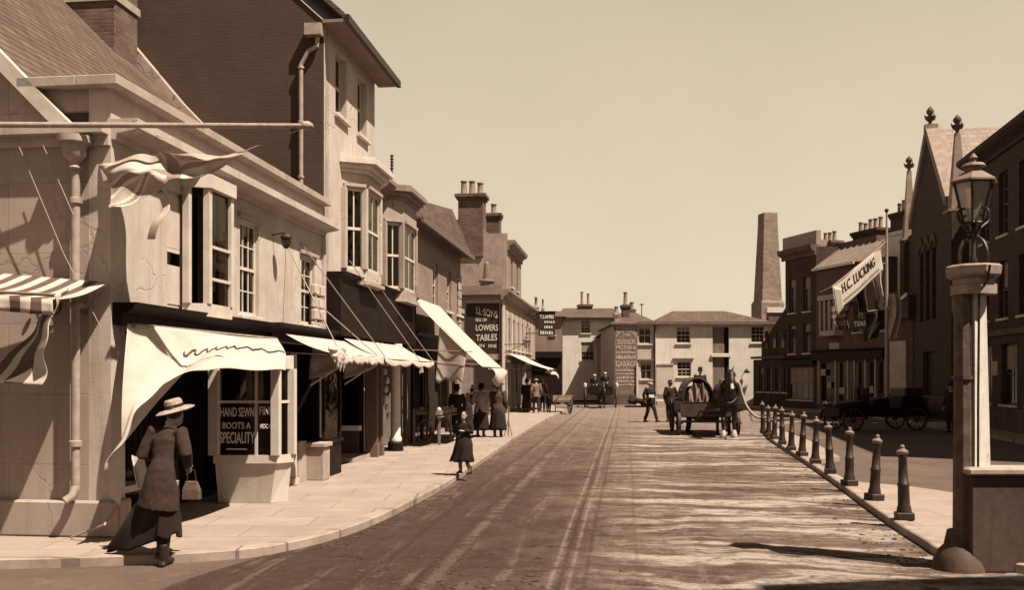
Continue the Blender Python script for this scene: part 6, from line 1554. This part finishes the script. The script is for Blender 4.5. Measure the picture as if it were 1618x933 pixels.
    if slim:
        m = MB().tube([(.05, .03, .60), (.04, .03, .66), (.02, .03, .84), (0, .02, 1.0), V_['wai'], V_['wai'].lerp(V_['che'], .6), V_['che'], V_['che'].lerp(V_['nek'], .62), V_['nek']-Vector((0,0,.01))],
                      [(.225,.185), (.215,.18), (.185,.16), (.158,.135), (.134,.11), (.150,.115), (.165,.12), (.135,.10), (.07,.07)], 24)
        for q in 'lr':
            m.tube([V_['s'+q].lerp(V_['che'], .4), V_['s'+q], V_['s'+q].lerp(V_['e'+q], .5), V_['e'+q], V_['e'+q].lerp(V_['w'+q], .5), V_['e'+q].lerp(V_['w'+q], .93)], [.06, .074, .068, .06, .052, .043], 14)
    jk = fused(S(m), 'coat' if L < .7 else 'jacket', M[top], t, .010 if slim else max(voxel, .012), 2)
    for vt, nn in zip(jk.data.vertices, [n.vector.copy() for n in jk.data.vertex_normals]):      # creases in the cloth
        c = vt.co; k = noise.noise(Vector((c.x*9, c.y*9, c.z*5)))+.6*noise.noise(Vector((c.x*22+c.z*8, c.y*20, c.z*13))); vt.co = c+nn*(.011 if slim else .009)*k
    if collar:
        S(MB().lathe([(.066, -.03), (.064, .025), (.058, .025), (.06, -.03)], tuple(V_['nek']), 14)).build('collar', M['cotton'], t)
    # ---- hats
    c = hd+Vector((0, .01, .09))
    if hat == 'straw':
        m = MB().lathe([(.02, .115), (.075, .11), (.092, .09), (.095, .02), (.17, .005), (.205, -.012), (.20, -.022), (.09, .0)], (0,0,0), 28).move(Matrix.Translation(c) @ Matrix.Rotation(R(-10), 4, 'X') @ Matrix.Rotation(R(12), 4, 'Y'))
        S(m).build('hat', M[hat_m], t, smooth=True)
        S(MB().lathe([(.098, .018), (.099, .05), (.094, .052)], (0,0,0), 28).move(Matrix.Translation(c) @ Matrix.Rotation(R(-10), 4, 'X') @ Matrix.Rotation(R(12), 4, 'Y'))).build('hat_band', M['wool_dark'], t)
    elif hat == 'cap':
        m = MB().ball(tuple(c+Vector((0, .01, .0))), (.105, .12, .05), 16, 8).tube([c+Vector((0,-.06,-.01)), c+Vector((0,-.15,-.03))], [(.08,.015), (.06,.008)], 10); S(m).build('cap', M[hat_m], t, smooth=True)
    elif hat == 'brim':
        m = MB().lathe([(.03, .12), (.07, .125), (.088, .1), (.092, .01), (.15, .0), (.155, -.012), (.09, -.01)], (0,0,0), 20).move(Matrix.Translation(c)); S(m).build('hat', M[hat_m], t, smooth=True)
    return t

def people():
    # woman walking away, skirt and coat blown to the left
    rot = R(172)     # faces away, towards the shop doorway
    # coordinates below are hers: -y ahead, +x is the picture's left because she faces away
    pose = {'pel': (0, .02, .93), 'wai': (-.0, -.01, 1.1), 'che': (-.01, -.05, 1.29), 'nek': (-.02, -.10, 1.43), 'hd': (-.05, -.15, 1.54), 'sl': (.145, -.06, 1.40), 'sr': (-.165, -.05, 1.39),
            'el': (.24, -.0, 1.15), 'wl': (.17, -.22, 1.10), 'er': (-.27, .04, 1.17), 'wr': (-.20, -.14, 1.02),
            'kl': (.06, -.16, .52), 'al': (.04, -.04, .16), 'kr': (-.04, -.02, .50), 'ar': (-.04, .06, .09)}
    p = G(259, 893, RZ)
    sk = [(0, 0, 1.08, .15, .13, 0), (.01, .0, .95, .20, .17, .01), (.04, .01, .80, .24, .18, .02), (.10, .02, .62, .27, .19, .04), (.20, .03, .44, .34, .19, .06), (.30, .04, .25, .40, .18, .09)]
    w = person('person', 'woman seen from behind in straw hat, long coat and windblown skirt by the boot shop', (p.x, p.y, RZ), rot, 1.73, pose, 'coat_cloth', 'wool_dark', None, 'straw', .66, True, .009, 'straw_shade', slim=True)
    for ch in list(w.children):
        if ch.name.startswith('trousers'): bpy.data.objects.remove(ch)
    # skirt: wraps the leading leg, tail streams to the left
    s = 1.73/1.72
    def skf(u, v):
        a = 2*math.pi*u; c, sn = math.cos(a), math.sin(a)
        z = lerp(1.0, .25, v); k = max(0, c)          # c>0 = windward tail side (+x)
        rx = lerp(.155, .17, v); x = .01+rx*c+k**1.3*(.02*v+.46*v**1.7); y = lerp(.145, .15, v)*sn*(1-.35*k*v)
        zz = z-.12*k*v*v+.03*math.sin(a*5)*v+(.06 if c < 0 else 0)*v
        f = .018*math.sin(a*9+v*4)*v
        return Vector(((x+f)*s, (y+f*.8+.03*math.sin(v*6+k*4)*k)*s, zz*s))
    MB().grid(skf, 96, 30).build('skirt', M['wool_dark'], w, smooth=True, solid=.01)
    MB().tube([Vector((-.04,.0,.5))*s, Vector((-.04,.05,.3))*s, Vector((-.04,.06,.12))*s], [.06,.055,.045], 10).build('stocking', M['wool_dark'], w, smooth=True)
    # coat skirt: fitted back, kicking out at hem
    def cf(u, v):
        a = 2*math.pi*u; c, sn = math.cos(a), math.sin(a)
        z = lerp(1.17, .63, v); k = max(0, c)
        x = .0+lerp(.128, .192, v)*c+k*.15*v*v; y = lerp(.098, .165, v)*sn
        f = .010*math.sin(a*8+v*6)*v
        return Vector(((x+f)*s, (y+f)*s, (z-.05*k*v+.02*math.sin(a*3)*v)*s))
    MB().grid(cf, 72, 18).build('coat_skirt', M['coat_cloth'], w, smooth=True, solid=.01) if False else None
    hb = thing('handbag', 'patterned cloth bag hanging from the forearm of the woman in the straw hat', 'bag', tuple(Vector((p.x, p.y, RZ))+Matrix.Rotation(rot, 3, 'Z') @ Vector((-.27, -.08, .80))))
    MB().loft([[(x*k, y*k2, z_) for x, y in ((-.09,-.03),(.09,-.03),(.09,.03),(-.09,.03))] for z_, k, k2 in ((-.12, 1.1, 1.3), (-.02, 1.05, 1.2), (.08, .7, .5))]).build('bag_body', M['bag_cloth'], hb, bevel=.01)
    MB().tube([(-.05, 0, .08), (-.03, 0, .2), (.03, 0, .2), (.05, 0, .08)], .008, 6).build('handle', M['leather'], hb)
    np_ = MB().grid(lambda u, v: Vector((.06*math.sin(u*3)+.10*u, .05*u, (v-.5)*.36-.05*u+.02*math.sin(u*14))), 10, 6).build('folded_papers', M['cotton'], None, solid=.006)
    np_.location = Vector((p.x, p.y, RZ))+Matrix.Rotation(rot, 3, 'Z') @ Vector((.30, -.18, 1.0)); np_.rotation_euler = (0, R(12), rot)
    tag(np_, 'sheaf of white papers held at the left side of the woman in the straw hat', 'papers')
    # girl on the kerb
    p = G(733, 752)
    gp = {'el': (.26, -.02, 1.2), 'wl': (.08, -.17, 1.22), 'er': (-.27, .0, 1.17), 'wr': (-.20, -.15, 1.02), 'kl': (.12, -.12, .5), 'al': (.15, .05, .12), 'kr': (-.12, .02, .5), 'ar': (-.2, .16, .12), 'hd': (.02, -.03, 1.6)}
    g = person('person', 'small girl in flared dark coat stepping along the kerb', (p.x, p.y, 0), R(-25), 1.2, gp, 'wool_dark', 'wool_dark',
               [(0,0,1.1,.17,.14,0), (0,0,.85,.25,.2,.03), (-.03,0,.6,.28,.22,.07), (-.07,.02,.38,.33,.26,.11)], None, .7, 'long', .013, stocking='wool_grey', z=0, collar=False, bulk=1.15)
    # shoppers under the steep blind
    sk2 = [(0,0,1.08,.15,.13,0), (0,0,.9,.2,.17,.01), (0,0,.6,.24,.21,.04), (0,0,.22,.28,.25,.06)]
    p = G(760, 691); person('person', 'shopper seen from behind in pale linen jacket and dark skirt', (p.x, p.y, 0), R(165), 1.62, {'el': (.27,.05,1.17), 'wl': (.18,-.18,1.1), 'hd': (0,-.05,1.56)}, 'linen', 'wool_dark', sk2, 'brim', .8, True, .014, z=0, bulk=1.15)
    p = G(787, 691); person('person', 'stout woman in long charcoal coat and wide hat, rightmost of the shoppers', (p.x, p.y, 0), R(170), 1.66, None, 'wool_grey_dark', 'wool_dark', sk2, 'straw', .5, True, .014, 'wool_brown', z=0, bulk=1.2)
    p = G(738, 684); person('person', 'person in black stooping to the stall, between the girl and the pale-jacketed shopper', (p.x, p.y, 0), R(120), 1.6, {'che': (0,-.12,1.27), 'nek': (0,-.2,1.4), 'hd': (0,-.27,1.5), 'sl': (.18,-.12,1.36), 'sr': (-.18,-.12,1.36), 'el': (.24,-.2,1.1), 'wl': (.2,-.4,1.0), 'er': (-.24,-.2,1.1), 'wr': (-.2,-.4,1.0)}, 'wool_dark', 'wool_dark', sk2, 'brim', .75, True, .014, z=0)
    p = G(722, 694); person('person', 'dark-clad woman nearest the bicycle, partly behind the small girl', (p.x, p.y, 0), R(200), 1.58, None, 'wool_dark', 'wool_dark', sk2, 'brim', .7, True, .014, z=0)
    p = G(803, 690); 
    # small dog-high stick stand at their side
    s_ = MB().tube([(0,0,0), (.02,0,.95)], .02, 6).tube([(-.12,0,0), (0,0,.5)], .015, 5).tube([(.12,0,0), (.01,0,.5)], .015, 5).build('easel_stand', M['timber'], None); s_.location = p; tag(s_, 'thin wooden stand leaning by the rightmost shopper', 'stand')
    # far group at the corner awning
    p = G(832, 652); person('person', 'figure in long black dress against the pier under the farthest left awning', (p.x, p.y, 0), R(150), 1.68, None, 'wool_dark', 'wool_dark', sk2, 'brim', .6, True, .018, z=0)
    p = G(847, 653); person('person', 'man in a grey jacket and flat cap under the farthest left awning', (p.x, p.y, 0), R(190), 1.74, {'kl': (.1,-.08,.5), 'al': (.1,-.12,.09), 'kr': (-.1,.03,.5), 'ar': (-.1,.15,.12)}, 'wool_grey', 'wool_brown', None, 'cap', .8, True, .018, 'linen', z=0)
    p = G(857, 650); person('person', 'man in a dark suit and pale cap, rightmost under the farthest left awning', (p.x, p.y, 0), R(160), 1.72, None, 'wool_dark', 'wool_dark', None, 'cap', .8, True, .018, 'linen', z=0)
    b_cart = G(1122, 690, RZ)
    # men in the road
    p = G(1027, 668, RZ); person('person', 'man in a brown cap striding to the right with a white parcel under his arm', (p.x, p.y, RZ), R(35), 1.72,
        {'kl': (.10,-.18,.52), 'al': (.12,-.30,.11), 'kr': (-.1,.02,.5), 'ar': (-.1,.20,.10), 'el': (.28,.02,1.17), 'wl': (.15,-.17,1.08), 'er': (-.3,.08,1.16), 'wr': (-.26,.02,.93)}, 'wool_dark', 'wool_dark', None, 'cap', .8, True, .014, 'linen', bulk=1.1)
    pc = MB().box(-.12, .12, -.04, .04, -.06, .06).build('parcel', M['cotton'], None, bevel=.01); pc.location = (p.x+.02, p.y-.25, 1.02); pc.rotation_euler = (0, .1, .3); tag(pc, 'white parcel held by the striding man in the brown cap', 'parcel')
    p = G(1059, 667, RZ); person('person', 'man in a dark brimmed hat seen from behind, standing left of the street cart', (p.x, p.y, RZ), R(200), 1.74, {'el': (.3,.05,1.17), 'wl': (.22,-.1,.95), 'er': (-.32,.05,1.17), 'wr': (-.25,-.1,.98)}, 'wool_dark', 'wool_dark', None, 'brim', .75, True, .014, bulk=1.15)
    p = G(1150, 640, RZ); person('person', 'carter standing up on the street cart behind the horse', (b_cart.x+.15, b_cart.y+2.4, RZ+.75), R(10), 1.5, None, 'wool_dark', 'wool_dark', None, 'brim', .8, True, .016)
    p = G(1088, 684, RZ); person('person', 'carter in dark clothes at the left wheel of the street cart', (p.x, p.y, RZ), R(60), 1.5, None, 'wool_dark', 'wool_dark', None, 'brim', .8, True, .016)
    # driver and passenger of the trap
    b = G(952, 646, RZ)
    seat = {'pel': (0,0,.93), 'kl': (.1,-.42,.92), 'al': (.1,-.45,.5), 'kr': (-.1,-.42,.92), 'ar': (-.1,-.45,.5), 'wl': (.12,-.34,1.05), 'wr': (-.12,-.34,1.05)}
    person('person', 'driver in a white cap on the left seat of the small trap', (b.x-.33, b.y+1.7, RZ+.42), 0, 1.66, seat, 'wool_dark', 'wool_dark', None, 'cap', .85, True, .018, 'cotton')
    person('person', 'passenger in a white cap on the right seat of the small trap', (b.x+.33, b.y+1.7, RZ+.55), 0, 1.66, seat, 'wool_dark', 'wool_dark', None, 'cap', .85, True, .018, 'cotton')
    # idler in shade by the chapel wall
    p = G(1503, 684, RZ); person('person', 'dim figure standing in the shade of the chapel forecourt', (p.x, p.y, RZ), R(-60), 1.7, None, 'wool_dark', 'wool_dark', None, 'brim', .7, True, .018)

def main():
    setup(); make_mats(); more_mats()
    M['stone_pillar'] = mat('pillar_stone', .6, .15, 2.5, .85, .4, 18, stain=.6, streak=.6, v2=.22)
    M['trough_stone'] = mat('wet_stone', .06, .3, 2, .75, .4, 15, streak=.4, stain=.4)
    M['wood_dark'] = mat('dark_timber', .035, .3, 5, .6, .2)
    M['tarp_dark'] = mat('tarred_sheet', .05, .3, 4, .6, .3)
    M['straw_shade'] = mat('woven_straw', .3, .3, 18, .85, .5, 70)
    M['rust_iron'] = mat('rusty_iron', .075, .35, 6, .7, .5, 25, stain=.7, streak=.5, v2=.15)
    M['cap_stone'] = mat('cap_stone', .26, .2, 3, .85, .4, 18, stain=.6, v2=.14)
    M['tarp_mid'] = mat('sheeting', .16, .3, 5, .9, .4, stain=.6)
    M['coat_cloth'] = mat('coat_cloth', .028, .15, 6, .95, .35, 70)
    M['bag_cloth'] = mat('bag_cloth', .08, .5, 28, .9, .3)
    M['wool_grey_dark'] = mat('charcoal_wool', .05, .2, 6, .95, .3, 60)
    ground(); boot_shop(); awnings_near(); striped_awning()
    t, bay = tall_building(); bay_house(bay); tiled_house(); corner_shop(); flag_and_pole()
    back_buildings(); obelisk_chimney(); right_side(); off_frame_house()
    bollards(); lamp_pillar(); water_cart(); hand_cart(); pony_trap(); dark_carriage(); bicycle(); people()
main()
